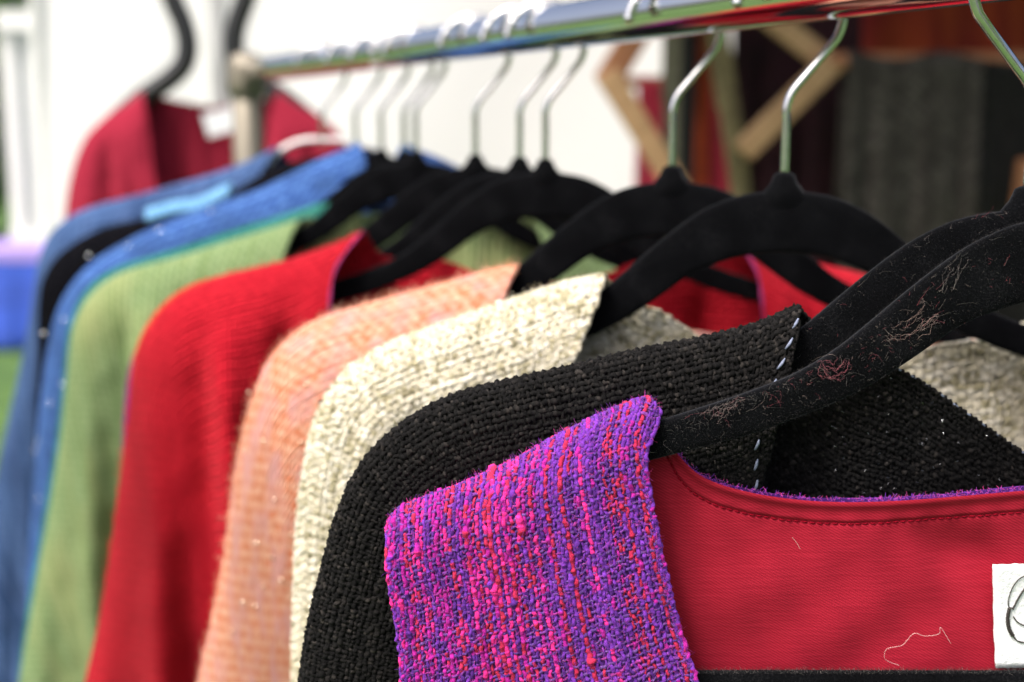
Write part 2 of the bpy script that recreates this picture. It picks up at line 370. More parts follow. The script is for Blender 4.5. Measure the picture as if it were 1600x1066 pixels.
# ------------------------------------------------------------------ garments
class Garment:
    """An open-fronted jacket lying over a hanger. All in the hanger's frame: x across, z up, y away from the camera."""
    def __init__(s, key, name, label, cat, outline, front=None, center=None, T=.018, Rr=.030, Tb=None, grow=.06, fold=.004, fold_w=.055, hem=-.62, vest=None, neck=None, seed=0, rs=0.0, xm=0.0):
        s.f = FR[key]; f = s.f; s.T, s.Rr, s.Tb, s.grow, s.fold, s.fw = T, Rr, Tb or T, grow, fold, fold_w; s.ph = seed * 1.7; s.rs = rs; s.xm = xm
        s.obj = thing(name, label, cat, 'garments on the chrome rail', loc=tuple(f.o), rotz=-R_(f.psi))
        O = f.locs(outline)
        if not vest:
            last = O[-1]; d = (O[-1] - O[-2]); d /= np.linalg.norm(d)
            while last[1] > hem + .12:
                d = d * .7 + np.array([-.05, -1.]) * .3; d /= np.linalg.norm(d); last = last + d * .08; O = np.vstack([O, last])
        s.O = catmull(O, 170); s.C = s.O[0]
        s.arc = np.concatenate([[0], np.cumsum(np.linalg.norm(np.diff(s.O, axis=0), axis=1))])
        fe = f.locs(front, -T * .5) if front else np.array([s.C, s.C + [-.07, -.12]])
        fe[0] = s.C; d = fe[-1] - fe[-2]; d /= np.linalg.norm(d); last = fe[-1]
        while last[1] > hem:
            d = d * .6 + np.array([.0, -1.]) * .4; d /= np.linalg.norm(d); last = last + d * .07; fe = np.vstack([fe, last])
        s.E = catmull(fe, 120)
        if vest:
            ve = f.locs(vest); ve[0] = s.O[-1]; last = ve[-1]
            while last[1] > hem: last = last + np.array([.008, -.07]); ve = np.vstack([ve, last])
            s.Rt = catmull(ve, 120)
        else: s.Rt = catmull([s.O[-1], s.O[-1] + [.05, -.02], s.O[-1] + [.10, -.03]], 120)
        s.nk = f.locs(neck, Tb or T) if neck else None
        s.zc = center if center is not None else s.C[1] - .04
        if s.nk is not None: s.zc = s.nk[-1][1]
        s.hem = hem
    def right(s, x, y, z):
        """the other half: mirrored, slid outwards along the hanger's arm by rs"""
        k = s.rs * smooth01(np.abs(x) / .07); return 2 * s.xm - x + k, y, z - .38 * k
    def dist(s, x, z):
        sh = x.shape; X = np.stack([-np.abs(x).ravel(), z.ravel()], 1); out = np.empty(len(X))
        A = s.O[:-1]; B = s.O[1:]; AB = B - A; L2 = (AB**2).sum(1) + 1e-12
        for i in range(0, len(X), 4000):
            P = X[i:i + 4000, None, :]; t = np.clip(((P - A) * AB).sum(-1) / L2, 0, 1); d = P - (A + t[..., None] * AB); out[i:i + 4000] = np.sqrt((d**2).sum(-1).min(1))
        return out.reshape(sh)
    def half(s, d, T):
        q = np.clip(1 - d / s.Rr, 0, 1); return T * np.sqrt(np.maximum(1 - q * q, 0)) + s.grow * np.maximum(d - s.Rr * .6, 0) * .5
    def folds(s, x, z, d):
        k = 2 * np.pi / s.fw; a = s.fold * smooth01((d - .01) / .07)
        wr = .07 * s.fold * smooth01((d - .008) / .03) * (np.sin(95 * x + 60 * z + s.ph) * np.sin(42 * z - 33 * x + 2 * s.ph) + .7 * np.sin(150 * x - 120 * z + 3 * s.ph) * np.sin(70 * x + 55 * z))
        return wr + a * (np.sin(k * (x + .16 * z) + s.ph) + .55 * np.sin(k * 1.83 * (x - .1 * z) + 2.1 * s.ph + 6 * z) + .3 * np.sin(k * 3.1 * x + 9 * z + s.ph))
    def y_front(s, x, z, d=None):
        d = s.dist(x, z) if d is None else d; return -s.half(d, s.T) + s.folds(x, z, d)
    def y_back(s, x, z, d=None):
        d = s.dist(x, z) if d is None else d; return s.half(d, s.Tb) + .6 * s.folds(x + .03, z, d)
    @staticmethod
    def coons(top, left, right, ns, nw):
        S = np.linspace(0, 1, ns); W = np.linspace(0, 1, nw) ** 2.1
        def samp(c, t):
            L = np.concatenate([[0], np.cumsum(np.linalg.norm(np.diff(c, axis=0), axis=1))]); L /= L[-1]
            return np.stack([np.interp(t, L, c[:, 0]), np.interp(t, L, c[:, 1])], -1)
        t, l, r = samp(top, S), samp(left, W), samp(right, W); b = l[-1] * (1 - S[:, None]) + r[-1] * S[:, None]
        S_, W_ = S[:, None, None], W[None, :, None]; ru = (1 - W_) * t[:, None] + W_ * b[:, None]
        return ru + (1 - S_)**5 * (l[None] - ru[:1]) + S_**5 * (r[None] - ru[-1:])
    def neck_curve(s, n=40):
        if s.nk is not None: return catmull(np.vstack([[s.C], s.nk]), n)[::-1]
        t = np.linspace(0, 1, n); x = s.C[0] * (1 - t); z = s.C[1] + (s.zc - s.C[1]) * (1 - (1 - t) ** 2.2); return np.stack([x, z], 1)[::-1]
    def panels(s, mat, back_mat=None, lining=None, thick=.0014):
        G = s.coons(s.O, s.E, s.Rt, 150, 90); x, z = G[..., 0], G[..., 1]; d = s.dist(x, z); y = s.y_front(x, z, d)
        u = np.broadcast_to(np.interp(np.linspace(0, 1, 150), np.linspace(0, 1, len(s.arc)), s.arc)[:, None], x.shape)
        v = np.concatenate([np.zeros((150, 1)), np.cumsum(np.sqrt(np.diff(x, axis=1)**2 + np.diff(z, axis=1)**2 + np.diff(y, axis=1)**2), 1)], 1)
        UV = np.stack([u, v], -1).reshape(-1, 2); Q = grid_quads(150, 90); s.parts = []
        for sg in (1, -1):
            xx, yy, zz = (x, y, z) if sg > 0 else s.right(x, y, z)
            me = mesh_np('front_panel', np.stack([xx, yy, zz], -1).reshape(-1, 3), Q if sg > 0 else Q[:, ::-1], uv=UV)
            o = link('front_panel', me, mat, s.obj); s.parts.append(o)
            md = o.modifiers.new('thickness', 'SOLIDIFY'); md.thickness = thick * .5; md.offset = -1 if sg > 0 else -1
        nc = s.neck_curve(); top = np.vstack([nc, s.O[1:]]); left = np.array([[nc[0][0], nc[0][1]], [s.xm, s.hem]])
        G = s.coons(top, left, s.Rt, 120, 50); x, z = G[..., 0], G[..., 1]; y = s.y_back(x, z)
        xr, yr, zr = s.right(x[1:], y[1:], z[1:]); x = np.vstack([x[::-1], xr]); z = np.vstack([z[::-1], zr]); y = np.vstack([y[::-1], yr]); n = len(x)
        du = np.sqrt(np.diff(x[:, 8])**2 + np.diff(z[:, 8])**2); u = np.concatenate([[0], np.cumsum(du)])[:, None] + 0 * x
        UV = np.stack([u, -z], -1).reshape(-1, 2)
        s.back = link('back_panel', mesh_np('back_panel', np.stack([x, y, z], -1).reshape(-1, 3), grid_quads(n, 50), uv=UV), back_mat or mat, s.obj)
        md = s.back.modifiers.new('thickness', 'SOLIDIFY'); md.thickness = thick * .5; md.offset = -1
        return s
    # maps (distance along the shoulder line, signed distance down from it) -> point on the cloth
    def shoulder_map(s, A, Tt, lift=.0012, sg=1):
        a = np.clip(A, 0, s.arc[-1]); ox = np.interp(a, s.arc, s.O[:, 0]); oz = np.interp(a, s.arc, s.O[:, 1])
        tx = np.gradient(s.O[:, 0], s.arc); tz = np.gradient(s.O[:, 1], s.arc)
        ker = np.ones(9) / 9; tx = np.convolve(np.pad(tx, 4, mode='edge'), ker, 'valid'); tz = np.convolve(np.pad(tz, 4, mode='edge'), ker, 'valid')
        nx, nz = -np.interp(a, s.arc, tz), np.interp(a, s.arc, tx)     # inward normal of the outline
        L = np.hypot(nx, nz) + 1e-12; nx, nz = nx / L, nz / L
        e = s.E[min(14, len(s.E) - 1)] - s.E[0]; e = e / np.linalg.norm(e)
        b = smooth01(a / .06); dx, dz = e[0] * (1 - b) + nx * b, e[1] * (1 - b) + nz * b; L = np.hypot(dx, dz); dx, dz = dx / L, dz / L
        d = np.abs(Tt); q = np.clip(1 - d / s.Rr, 0, 1)
        x, z = ox + dx * d, oz + dz * d; dd = s.dist(x, z)
        y = np.where(Tt >= 0, s.y_front(x, z, dd) - lift, s.y_back(x, z, dd) + lift)
        k_ = lift * (1 - smooth01(d / (s.Rr * .6))); x = x - dx * k_; z = z - dz * k_
        if sg < 0: x, y, z = s.right(x, y, z)
        return np.stack([x, y, z], -1)
    def t_samples(s, t0, t1, pitch):
        """signed distances whose spacing on the rounded cloth is even"""
        tt = np.sign(np.linspace(-1, 1, 4001)) * np.abs(np.linspace(-1, 1, 4001))**2 * max(abs(t0), t1)
        tt = tt[(tt >= t0) & (tt <= t1)]; y = np.where(tt >= 0, -s.half(np.abs(tt), s.T), s.half(np.abs(tt), s.Tb))
        L = np.concatenate([[0], np.cumsum(np.hypot(np.diff(tt), np.diff(y)))]); return np.interp(np.arange(0, L[-1], pitch), L, tt)

def weave(name, mapfn, us, vs, ru, rv, amp, colu, colv, mat, parent, k=3, sides=5, jit=.00018, float_u=0.0, keep=None, bead=0.0, uneven=.10, slub=None):
    """interlaced yarns: one tube for each u (running along v) and each v (running along u)"""
    us = us + RNG.normal(0, .10, len(us)) * np.gradient(us); vs = vs + RNG.normal(0, .10, len(vs)) * np.gradient(vs)
    def fine(a): return np.interp(np.arange(0, len(a) - 1 + 1e-6, 1 / k), np.arange(len(a)), a)
    Vs, Qs, Cs, base = [], [], [], 0
    for which in (0, 1):
        if which == 0: U, Vv = us, fine(vs)
        else: U, Vv = fine(us), vs
        P = mapfn(U[:, None] + 0 * Vv[None, :], Vv[None, :] + 0 * U[:, None])
        du = np.gradient(P, axis=0); dv = np.gradient(P, axis=1); n = np.cross(du, dv); n /= np.linalg.norm(n, axis=-1, keepdims=True) + 1e-12
        flip = (n[..., 1:2].mean() > 0); n = -n if flip else n
        if which == 1: P = P.transpose(1, 0, 2); du, dv = dv.transpose(1, 0, 2), du.transpose(1, 0, 2); n = n.transpose(1, 0, 2)
        a, b = P.shape[:2]; tn = dv / (np.linalg.norm(dv, axis=-1, keepdims=True) + 1e-12); ac = np.cross(n, tn); ac /= np.linalg.norm(ac, axis=-1, keepdims=True) + 1e-12
        idx = np.arange(b)[None, :] / k; line = np.arange(a)[:, None]
        w_ = np.cos(np.pi * (idx + line)) * (1 if which == 0 else -1)
        if which == 0: w_ = w_ + float_u
        jl = RNG.normal(0, jit, (a, b)); jl = (jl + np.roll(jl, 1, 1) + np.roll(jl, 2, 1)) / 2; jn = RNG.normal(0, jit * .6, (a, b))
        P = P + n * (w_ * amp + jn)[..., None] + ac * jl[..., None]
        r = (ru if which == 0 else rv) * np.clip(1 + RNG.normal(0, uneven, (a, 1)) + RNG.normal(0, .08, (a, b)), .55, 1.7) * (1 + bead * w_)
        if slub is not None and which == 0: r = r * slub(P, a, b); P = P + n * (r - ru)[..., None].clip(0, 1) * .6
        th = np.linspace(0, 2 * np.pi, sides, endpoint=False)
        V = P[:, :, None, :] + r[:, :, None, None] * (np.cos(th)[None, None, :, None] * ac[:, :, None, :] * 1.08 + np.sin(th)[None, None, :, None] * n[:, :, None, :] * .85)
        q = grid_quads(b, sides, True); Q = (q[None] + (np.arange(a) * b * sides)[:, None, None])
        if keep is not None:
            kp = keep(P); kk = kp[:, :-1] & kp[:, 1:]; Q = Q.reshape(a, b - 1, sides, 4)[kk].reshape(-1, 4)
        else: Q = Q.reshape(-1, 4)
        c = (colu if which == 0 else colv)(P, a, b); c = np.broadcast_to(c[:, :, None, :], (a, b, sides, 3)).reshape(-1, 3)
        Vs.append(V.reshape(-1, 3)); Qs.append(Q + base); Cs.append(c); base += a * b * sides
    me = mesh_np(name, np.vstack(Vs), np.vstack(Qs), col=np.vstack(Cs)); o = link(name, me, mat, parent); o['kind'] = 'stuff'; return o

def hairs(name, roots, dirs, length, rad, cols, mat, parent, seg=4, curl=.6):
    """loose fibres: thin three-sided strands"""
    n = len(roots); D = np.array(dirs, float); D /= np.linalg.norm(D, axis=1)[:, None] + 1e-9
    P = np.zeros((n, seg + 1, 3)); P[:, 0] = roots; L = np.broadcast_to(length, (n,)) / seg; cu = RNG.normal(0, curl, (n, 3))
    for i in range(seg):
        D = D + cu * .5 + RNG.normal(0, curl * .45, (n, 3)); D /= np.linalg.norm(D, axis=1)[:, None]; P[:, i + 1] = P[:, i] + D * L[:, None]
    T = np.gradient(P, axis=1); T /= np.linalg.norm(T, axis=-1, keepdims=True) + 1e-12
    A = np.cross(T, np.array([.31, .53, .79])); A /= np.linalg.norm(A, axis=-1, keepdims=True) + 1e-12; B = np.cross(T, A)
    th = np.linspace(0, 2 * np.pi, 3, endpoint=False); tp = np.linspace(1, .5, seg + 1)
    V = P[:, :, None, :] + rad * tp[None, :, None, None] * (np.cos(th)[None, None, :, None] * A[:, :, None] + np.sin(th)[None, None, :, None] * B[:, :, None])
    q = grid_quads(seg + 1, 3, True); Q = (q[None] + (np.arange(n) * (seg + 1) * 3)[:, None, None]).reshape(-1, 4)
    c = np.repeat(np.asarray(cols, float), (seg + 1) * 3, axis=0)
    o = link(name, mesh_np(name, V.reshape(-1, 3), Q, col=c), mat, parent); o['kind'] = 'stuff'; return o

def palette(cols, wts):
    cols = np.array(cols, float); wts = np.array(wts, float) / sum(wts)
    def f(P, a, b): return np.repeat(cols[RNG.choice(len(cols), a, p=wts)][:, None, :], b, 1) * (1 + RNG.normal(0, .13, (a, b, 1))).clip(.5, 1.6)
    return f
def speckle(cols, wts, run=3):
    cols = np.array(cols, float); wts = np.array(wts, float) / sum(wts)
    def f(P, a, b):
        i = RNG.choice(len(cols), (a, b // run + 2), p=wts); i = np.repeat(i, run, 1)
        sh = RNG.integers(0, run, a); i = np.stack([r[q:q + b] for r, q in zip(i, sh)]); return cols[i] * (1 + RNG.normal(0, .12, (a, b, 1))).clip(.5, 1.6)
    return f

# ---- purple tweed vest, red lining -----------------------------------------------------------------
M_PURPLE_BASE = plain_material('purple_tweed_ground', (.075, .018, .16), rough=.95, noise=.4, scale=500, spec=.1)
M_YARN = yarn_material('wool_yarn'); M_YARN_DK = yarn_material('black_yarn', rough=.9, sheen=.01, bump=.6)
M_FIBRE = yarn_material('loose_fibre', rough=.7, sheen=.1, bump=0)
pv = Garment('purple', 'tweed_vest', 'purple and pink tweed vest with plain red lining, nearest garment', 'vest',
             [(1030, 648), (1014, 629), (985, 636), (950, 650), (880, 684), (800, 728), (720, 764), (650, 790), (622, 803), (606, 822)],
             front=[(1030, 648), (1008, 700), (1020, 800), (1045, 920), (1070, 1010), (1090, 1066)],
             vest=[(606, 822), (611, 900), (624, 970), (632, 1066)],
             neck=[(1062, 711), (1100, 744), (1180, 767), (1280, 779), (1400, 778), (1600, 762), (1690, 757)],
             T=.0085, Rr=.016, Tb=.0115, grow=.012, fold=.0010, seed=1)
pv.panels(M_PURPLE_BASE)
def vest_map(A, S):
    """A: 0 at the front edge .. 1 at the armhole; S: signed metres down from the shoulder line"""
    L = np.concatenate([[0], np.cumsum(np.linalg.norm(np.diff(pv.O, axis=0), axis=1))]); L /= L[-1]
    ox, oz = np.interp(A, L, pv.O[:, 0]), np.interp(A, L, pv.O[:, 1]); d = np.abs(S)
    Le = np.concatenate([[0], np.cumsum(np.linalg.norm(np.diff(pv.E, axis=0), axis=1))]); Lr = np.concatenate([[0], np.cumsum(np.linalg.norm(np.diff(pv.Rt, axis=0), axis=1))])
    ex, ez = np.interp(d, Le, pv.E[:, 0]) - pv.E[0, 0], np.interp(d, Le, pv.E[:, 1]) - pv.E[0, 1]; rx, rz = np.interp(d, Lr, pv.Rt[:, 0]) - pv.Rt[0, 0], np.interp(d, Lr, pv.Rt[:, 1]) - pv.Rt[0, 1]
    x, z = ox + ex * (1 - A) + rx * A, oz + ez * (1 - A) + rz * A; dd = pv.dist(x, z)
    dd = np.where((A < .02) | (A > .98), np.maximum(dd, d * .9), dd)
    y = np.where(S >= 0, -pv.half(dd, pv.T) + pv.folds(x, z, dd) - .0011, pv.half(dd, pv.Tb) + .0011)
    return np.stack([x, y, z + .0012 * (1 - smooth01(d / .008))], -1)
def purple_cols(P, a, b):
    V1, V2, PK, RD, MG = (.165, .036, .36), (.095, .024, .22), (.78, .035, .26), (.46, .026, .08), (.40, .020, .27)
    out = np.zeros((a, b, 3)); warm = False
    for i in range(a):
        t = i / (a - 1)                                   # 0 front edge .. 1 armhole: pinker towards the armhole
        p_warm = .36 + .34 * float(smooth01((t - .25) / .45)); warm = (random.random() < p_warm) and (not warm or random.random() < .35 + .3 * (t > .5))
        pr = (random.choice([RD, RD, PK, MG]) if t < .42 else random.choice([PK, PK, RD, RD, MG])) if warm else random.choice([V1, V1, V2] if t < .42 else [V1, V2, MG, MG])
        alt = random.choice([V1, V2, MG, RD if t < .4 else PK]); seq = np.array([pr] * b)
        nn = b // 8 + 2; m = np.repeat(RNG.random(nn) < (.36 if warm else .22), 8)[:b]; seq[m] = alt
        if warm and t > .4: m2 = np.repeat(RNG.random(nn) < .30, 8)[:b]; seq[m2 & ~m] = PK if pr == RD else RD
        out[i] = seq
    return out * (1 + RNG.normal(0, .15, (a, b, 1))).clip(.5, 1.6)
def slub_fn(P, a, b):
    m = np.ones((a, b))
    for _ in range(80):
        t = random.random()**.6; i = int(t * (a - 1)); j = random.randrange(6, b - 16); L_ = random.randrange(8, 15)
        m[i, j:j + L_] += random.uniform(.4, 1.0) * np.sin(np.linspace(0, math.pi, L_))
    return m
pitch = .00158
v_len = .16
na = int(pv.arc[-1] / pitch); us = np.linspace(0.0, 1.0, na); vsn = pv.t_samples(-.012, v_len, .00225)
weave('tweed_yarns', vest_map, us, vsn, .00066, .00052, .00025, purple_cols, palette([(.11, .045, .23), (.14, .06, .25), (.20, .05, .30), (.30, .04, .25)], [4, 3, 2, 2]), M_YARN, pv.parts[0], k=4, sides=6, jit=.00026, float_u=.10, bead=.04, uneven=.20, slub=slub_fn)
# fuzz standing off the tweed
nf = 10000; A = RNG.random(nf); S = RNG.random(nf)**1.3 * v_len - .006
rt = vest_map(A, S); cc = np.array([(.24, .04, .55), (.75, .06, .32), (.5, .06, .4), (.16, .03, .4)])[RNG.integers(0, 4, nf)]
hairs('tweed_fuzz', rt + [0, -.0006, 0.0002], RNG.normal(0, 1, (nf, 3)) + [0, -.7, .2], RNG.uniform(.001, .0042, nf), .000042, cc, M_FIBRE, pv.parts[0], seg=4, curl=.7)
na2 = 900; A = RNG.random(na2); S = RNG.normal(0, .0015, na2); rt = vest_map(A, S)
hairs('tweed_fuzz', rt, RNG.normal(0, .7, (na2, 3)) + [0, 0, 1.0], RNG.uniform(.001, .0035, na2), .00006, np.array([(.3, .05, .6), (.8, .07, .4), (.55, .1, .5)])[RNG.integers(0, 3, na2)], M_FIBRE, pv.parts[0], seg=3, curl=.6)
# lining
def lining_material():
    m, t, p = new_mat('red_twill_lining'); uv = N(t, 'ShaderNodeUVMap', uv_map='UVMap')
    def wavy(sx, sy, sc=1.0, det=2.0):
        mp = N(t, 'ShaderNodeMapping'); mp.inputs['Scale'].default_value = (sx, sy, 1); t.links.new(uv.outputs[0], mp.inputs[0])
        n = N(t, 'ShaderNodeTexNoise', Scale=sc, Detail=det); t.links.new(mp.outputs[0], n.inputs['Vector']); return n.outputs[0]
    slub = wavy(60, 1100); big = wavy(14, 22)
    mp = N(t, 'ShaderNodeMapping'); mp.inputs['Rotation'].default_value = (0, 0, R_(28)); t.links.new(uv.outputs[0], mp.inputs[0])
    wv = N(t, 'ShaderNodeTexWave', wave_type='BANDS', bands_direction='Y', Scale=340.0, Distortion=1.2, Detail=1.0); wv.inputs['Detail Scale'].default_value = 2.0
    t.links.new(mp.outputs[0], wv.inputs['Vector'])
    f = math_(t, 'ADD', math_(t, 'MULTIPLY', slub, .6), math_(t, 'MULTIPLY', wv.outputs['Fac'], .4))
    c = ramp(t, f, [(.25, (.235, .0070, .019)), (.5, (.285, .0090, .024)), (.75, (.35, .014, .033))])
    c = mixcol(t, c, ramp(t, big, [(.3, (.9, .9, .9)), (.7, (1.08, 1.08, 1.08))]), 1.0, 'MULTIPLY')
    t.links.new(c, p.inputs['Base Color']); b = N(t, 'ShaderNodeBump', Strength=.35, Distance=.0004); t.links.new(f, b.inputs['Height']); t.links.new(b.outputs[0], p.inputs['Normal'])
    p.inputs['Roughness'].default_value = .75; p.inputs['Specular IOR Level'].default_value = .10; p.inputs['Sheen Weight'].default_value = .02
    return m
M_LINING = lining_material()
nk = pv.f.locs([(1030, 668), (1062, 712), (1100, 744), (1180, 768), (1280, 780), (1400, 779), (1600, 763), (1700, 757)], .008)
nk = catmull(np.vstack([[pv.C + [-.035, -.012]], nk]), 90); nk = np.vstack([nk, (nk[::-1] * [-1, 1])[1:]])
ts = np.concatenate([np.linspace(0, .012, 26), np.linspace(.0125, .19, 60)])
def lining_pt(i_x, i_z, t):
    """i_x, i_z on the neckline; t metres below it"""
    x = i_x; z = i_z - t; d = pv.dist(x, np.minimum(z, -.0))
    y = np.clip(.6 * pv.half(d, pv.Tb), .0050, .0066)
    hemw = .0085
    y = y - .0005 * (1 - smooth01((t - hemw + .0012) / .0012)) + .0004 * np.exp(-((t - hemw) / .0008)**2)      # turned hem, then the stitched groove
    y = y + .0003 * np.sin(x * 520) * np.exp(-((t - hemw) / .004)**2) + .0005 * np.sin(x * 130 + 2) * np.exp(-((t - .014) / .008)**2)
    # soft drag folds near the label
    y = y + .0009 * np.sin(38 * x + 60 * t + 1.0) * smooth01((t - .01) / .04) + .0042 * np.exp(-(((x + .034) / .016)**2 + ((t - .022 - .25 * (x + .034)) / .010)**2)) - .0015 * np.exp(-(((x + .075) / .03)**2 + ((t - .045) / .02)**2)) - .0012 * np.exp(-((t - .001) / .002)**2)
    y = y + .0006 * np.sin(2 * np.pi * (x * 21 + t * 26) + .6) * smooth01((t - .012) / .03) * (.55 + .45 * np.sin(x * 40 - t * 30)) + .0005 * np.sin(2 * np.pi * (x * 55 - t * 18)) * smooth01((t - .01) / .02)
    return np.stack([x, y, z], -1)
LP = lining_pt(nk[:, None, 0] + 0 * ts[None], nk[:, None, 1] + 0 * ts[None], ts[None] + 0 * nk[:, None, 0])
uvL = np.stack([LP[..., 0], LP[..., 2]], -1).reshape(-1, 2)
lin = link('lining', mesh_np('lining', LP.reshape(-1, 3), grid_quads(len(nk), len(ts)), uv=uvL), M_LINING, pv.obj, 'smooth plain red lining')
# stitches along the neckline hem, joined: each is only a few pixels
st = []; arcl = np.concatenate([[0], np.cumsum(np.linalg.norm(np.diff(nk, axis=0), axis=1))]); q = .004
while q < arcl[-1] - .004:
    xx = np.interp([q, q + .0009, q + .0019], arcl, nk[:, 0]); zz = np.interp([q, q + .0009, q + .0019], arcl, nk[:, 1])
    P = lining_pt(xx, zz, np.full(3, .0086)); P[:, 1] -= np.array([.0003, .0007, .0003]); st.append((P, .00026)); q += .0028
sto = link('hem_stitching', tube_mesh('hem_stitching', st, 5), plain_material('red_thread', (.22, .004, .014), rough=.95, noise=.1, spec=.03), lin); sto['kind'] = 'stuff'
# purple selvage showing over the hem
npf = 1500; i = RNG.integers(5, len(nk) - 5, npf); rt = lining_pt(nk[i, 0] + RNG.normal(0, .0006, npf), nk[i, 1] + RNG.uniform(-.0008, .0010, npf), np.zeros(npf)) + np.array([0, .0022, 0])
hairs('selvage_fringe', rt, RNG.normal(0, .8, (npf, 3)) + [0, 0, .8], RNG.uniform(.0008, .002, npf), .00010, np.array([(.2, .03, .5), (.7, .08, .5), (.45, .08, .6), (.6, .05, .25)])[RNG.integers(0, 4, npf)], M_FIBRE, pv.back, seg=3, curl=.9)
weave('selvage', lambda U, V: lining_pt(np.interp(U, arcl, nk[:, 0]), np.interp(U, arcl, nk[:, 1]) - .0014, V) + np.array([0, .0024, 0]), np.arange(.01, arcl[-1] - .01, .002), np.arange(0, .0065, .0021), .0009, .0006, .0005, palette([(.2, .03, .5), (.75, .06, .32), (.13, .02, .33)], [3, 1, 2]), palette([(.13, .05, .26), (.22, .06, .34)], [1, 1]), M_YARN, pv.back)
# sewn-in label with its embroidered mark
M_LABEL = plain_material('white_label_cloth', (.80, .82, .85), rough=.8, noise=.03, scale=700, bump=.25, sheen=.1)
M_EMB = plain_material('dark_embroidery', (.035, .028, .025), rough=.6, noise=.3, scale=900)
lx0, lz0 = pv.f.loc((1545, 876), .006); lx1, lz1 = pv.f.loc((1549, 1036), .006)
nx_, nz_ = 30, 18; gx = np.linspace(lx0, -lx0, nx_)[:, None] + np.linspace(0, 1, nz_)[None] * (lx1 - lx0) * np.linspace(1, -1, nx_)[:, None]; gz = np.linspace(lz0, lz1, nz_)[None] + 0 * gx
rag = RNG.normal(0, .00010, gx.shape); gx = gx + np.where((np.arange(nx_) == 0)[:, None] | (np.arange(nx_) == nx_ - 1)[:, None], rag, 0); gz = gz + np.where((np.arange(nz_) == 0)[None] | (np.arange(nz_) == nz_ - 1)[None], rag, 0)
LABY = .0020
def lab_y(x, z): return LABY + .0006 * np.sin(x * 90 + 1) + .0004 * np.sin(z * 160)
labo = link('sewn_label', mesh_np('sewn_label', np.stack([gx, lab_y(gx, gz), gz], -1).reshape(-1, 3), grid_quads(nx_, nz_)), M_LABEL, pv.obj, 'white sewn-in label with dark embroidered outline')
md = labo.modifiers.new('thickness', 'SOLIDIFY'); md.thickness = .0011; md.offset = -1
def emb(px_pts, rad, n=60, wob=0.0):
    P = catmull(pv.f.locs(px_pts, LABY), n); y = lab_y(P[:, 0], P[:, 1]) - .0004
    r = rad * (1 + wob * np.sin(np.arange(n) * 2.4)); return (np.stack([P[:, 0], y, P[:, 1]], 1), r)
strokes = [emb([(1602, 898), (1590, 905), (1580, 920), (1575, 938), (1576, 948), (1582, 950)], .00020),
           emb([(1606, 912), (1596, 926), (1588, 940), (1582, 952)], .00032, wob=.5),
           emb([(1577, 950), (1574, 965), (1576, 982), (1582, 993)], .00062, wob=.45),
           emb([(1582, 993), (1588, 1000), (1598, 1003), (1640, 1004), (1700, 985), (1712, 948), (1690, 905), (1650, 889), (1602, 898)], .00026, wob=.3),
           emb([(1583, 963), (1590, 972), (1602, 977), (1630, 972), (1655, 950)], .00024),
           emb([(1606, 912), (1630, 900), (1660, 908), (1672, 935), (1655, 960)], .00030)]
link('embroidered_mark', tube_mesh('mark', strokes, 6), M_EMB, labo)
# a stray hair on the lining
def stray(pts, y, rad, col, parent):
    P = catmull(pv.f.locs(pts, y), 60); P = np.stack([P[:, 0], np.full(60, y), P[:, 1]], 1)
    return link('stray_hair', tube_mesh('stray_hair', [(P, rad)], 5), plain_material('pale_hair', col, rough=.5, noise=.1), parent)
stray([(1405, 1040), (1383, 1030), (1385, 1015), (1410, 1008), (1428, 990), (1445, 994), (1468, 990), (1469, 980), (1486, 1006)], .0035, .00007, (.7, .45, .45), lin)
stray([(1238, 840), (1246, 850), (1250, 858)], .004, .00006, (.7, .5, .45), lin)

# ---- black knitted jacket --------------------------------------------------------------------------
M_BLACK_BASE = plain_material('black_knit_ground', (.008, .0075, .0075), rough=.9, noise=.4, scale=500, spec=.1)
bj = Garment('black', 'knitted_jacket', 'black knitted jacket with pale blue stitched front edge, behind the purple vest', 'jacket',
             [(1246, 484), (1180, 514), (1080, 538), (980, 558), (900, 578), (800, 600), (705, 626), (625, 672), (568, 730), (532, 805), (510, 885), (490, 965), (474, 1066)],
             front=[(1246, 484), (1230, 535), (1208, 585), (1186, 650), (1178, 700), (1178, 760)],
             neck=[(1310, 545), (1400, 580), (1450, 608), (1520, 657), (1600, 712), (1670, 745), (1734, 755)], xm=.028, T=.0095, Rr=.022, Tb=.012, grow=.015, fold=.0012, seed=2)
bj.panels(M_BLACK_BASE)
kb = [(.0075, .0074, .0076), (.0105, .0102, .0102), (.0055, .0054, .0056), (.0165, .0152, .0148), (.030, .027, .025)]
def above(zmin): return lambda P: P[..., 2] > zmin
amax = float(np.interp(-.235, bj.O[::-1, 1], bj.arc[::-1]))
usb = np.arange(0.0, amax, .0018); vsb = bj.t_samples(-.012, .085, .0021)
weave('knit_yarns', bj.shoulder_map, usb, vsb, .00066, .00094, .00034, speckle(kb, [5, 4, 4, 2, .7], 2), speckle(kb, [5, 5, 3, 2, .8], 2), M_YARN_DK, bj.parts[0], k=3, sides=5, jit=.00030, bead=.07, uneven=.16)
def nk_map(g, lift):
    i_ = int(np.argmin(g.O[:, 0])); c = np.vstack([g.O[:i_:-1] if False else g.O[i_:0:-1], g.neck_curve(80)[::-1]])   # shoulder .. collar .. centre
    def f(X, Tt):
        xa = np.where(X > g.xm, 2 * g.xm - X, X); zz = np.interp(xa, c[:, 0], c[:, 1]); z = zz - Tt; d = g.dist(xa, z); y = g.y_back(xa, z, d) - lift * smooth01(d / .004)
        xr, yr, zr = g.right(xa, y, z); return np.where((X > g.xm)[..., None], np.stack([xr, yr, zr], -1), np.stack([xa, y, z], -1))
    return f
xs_ = np.arange(-.135, .06, .0018)
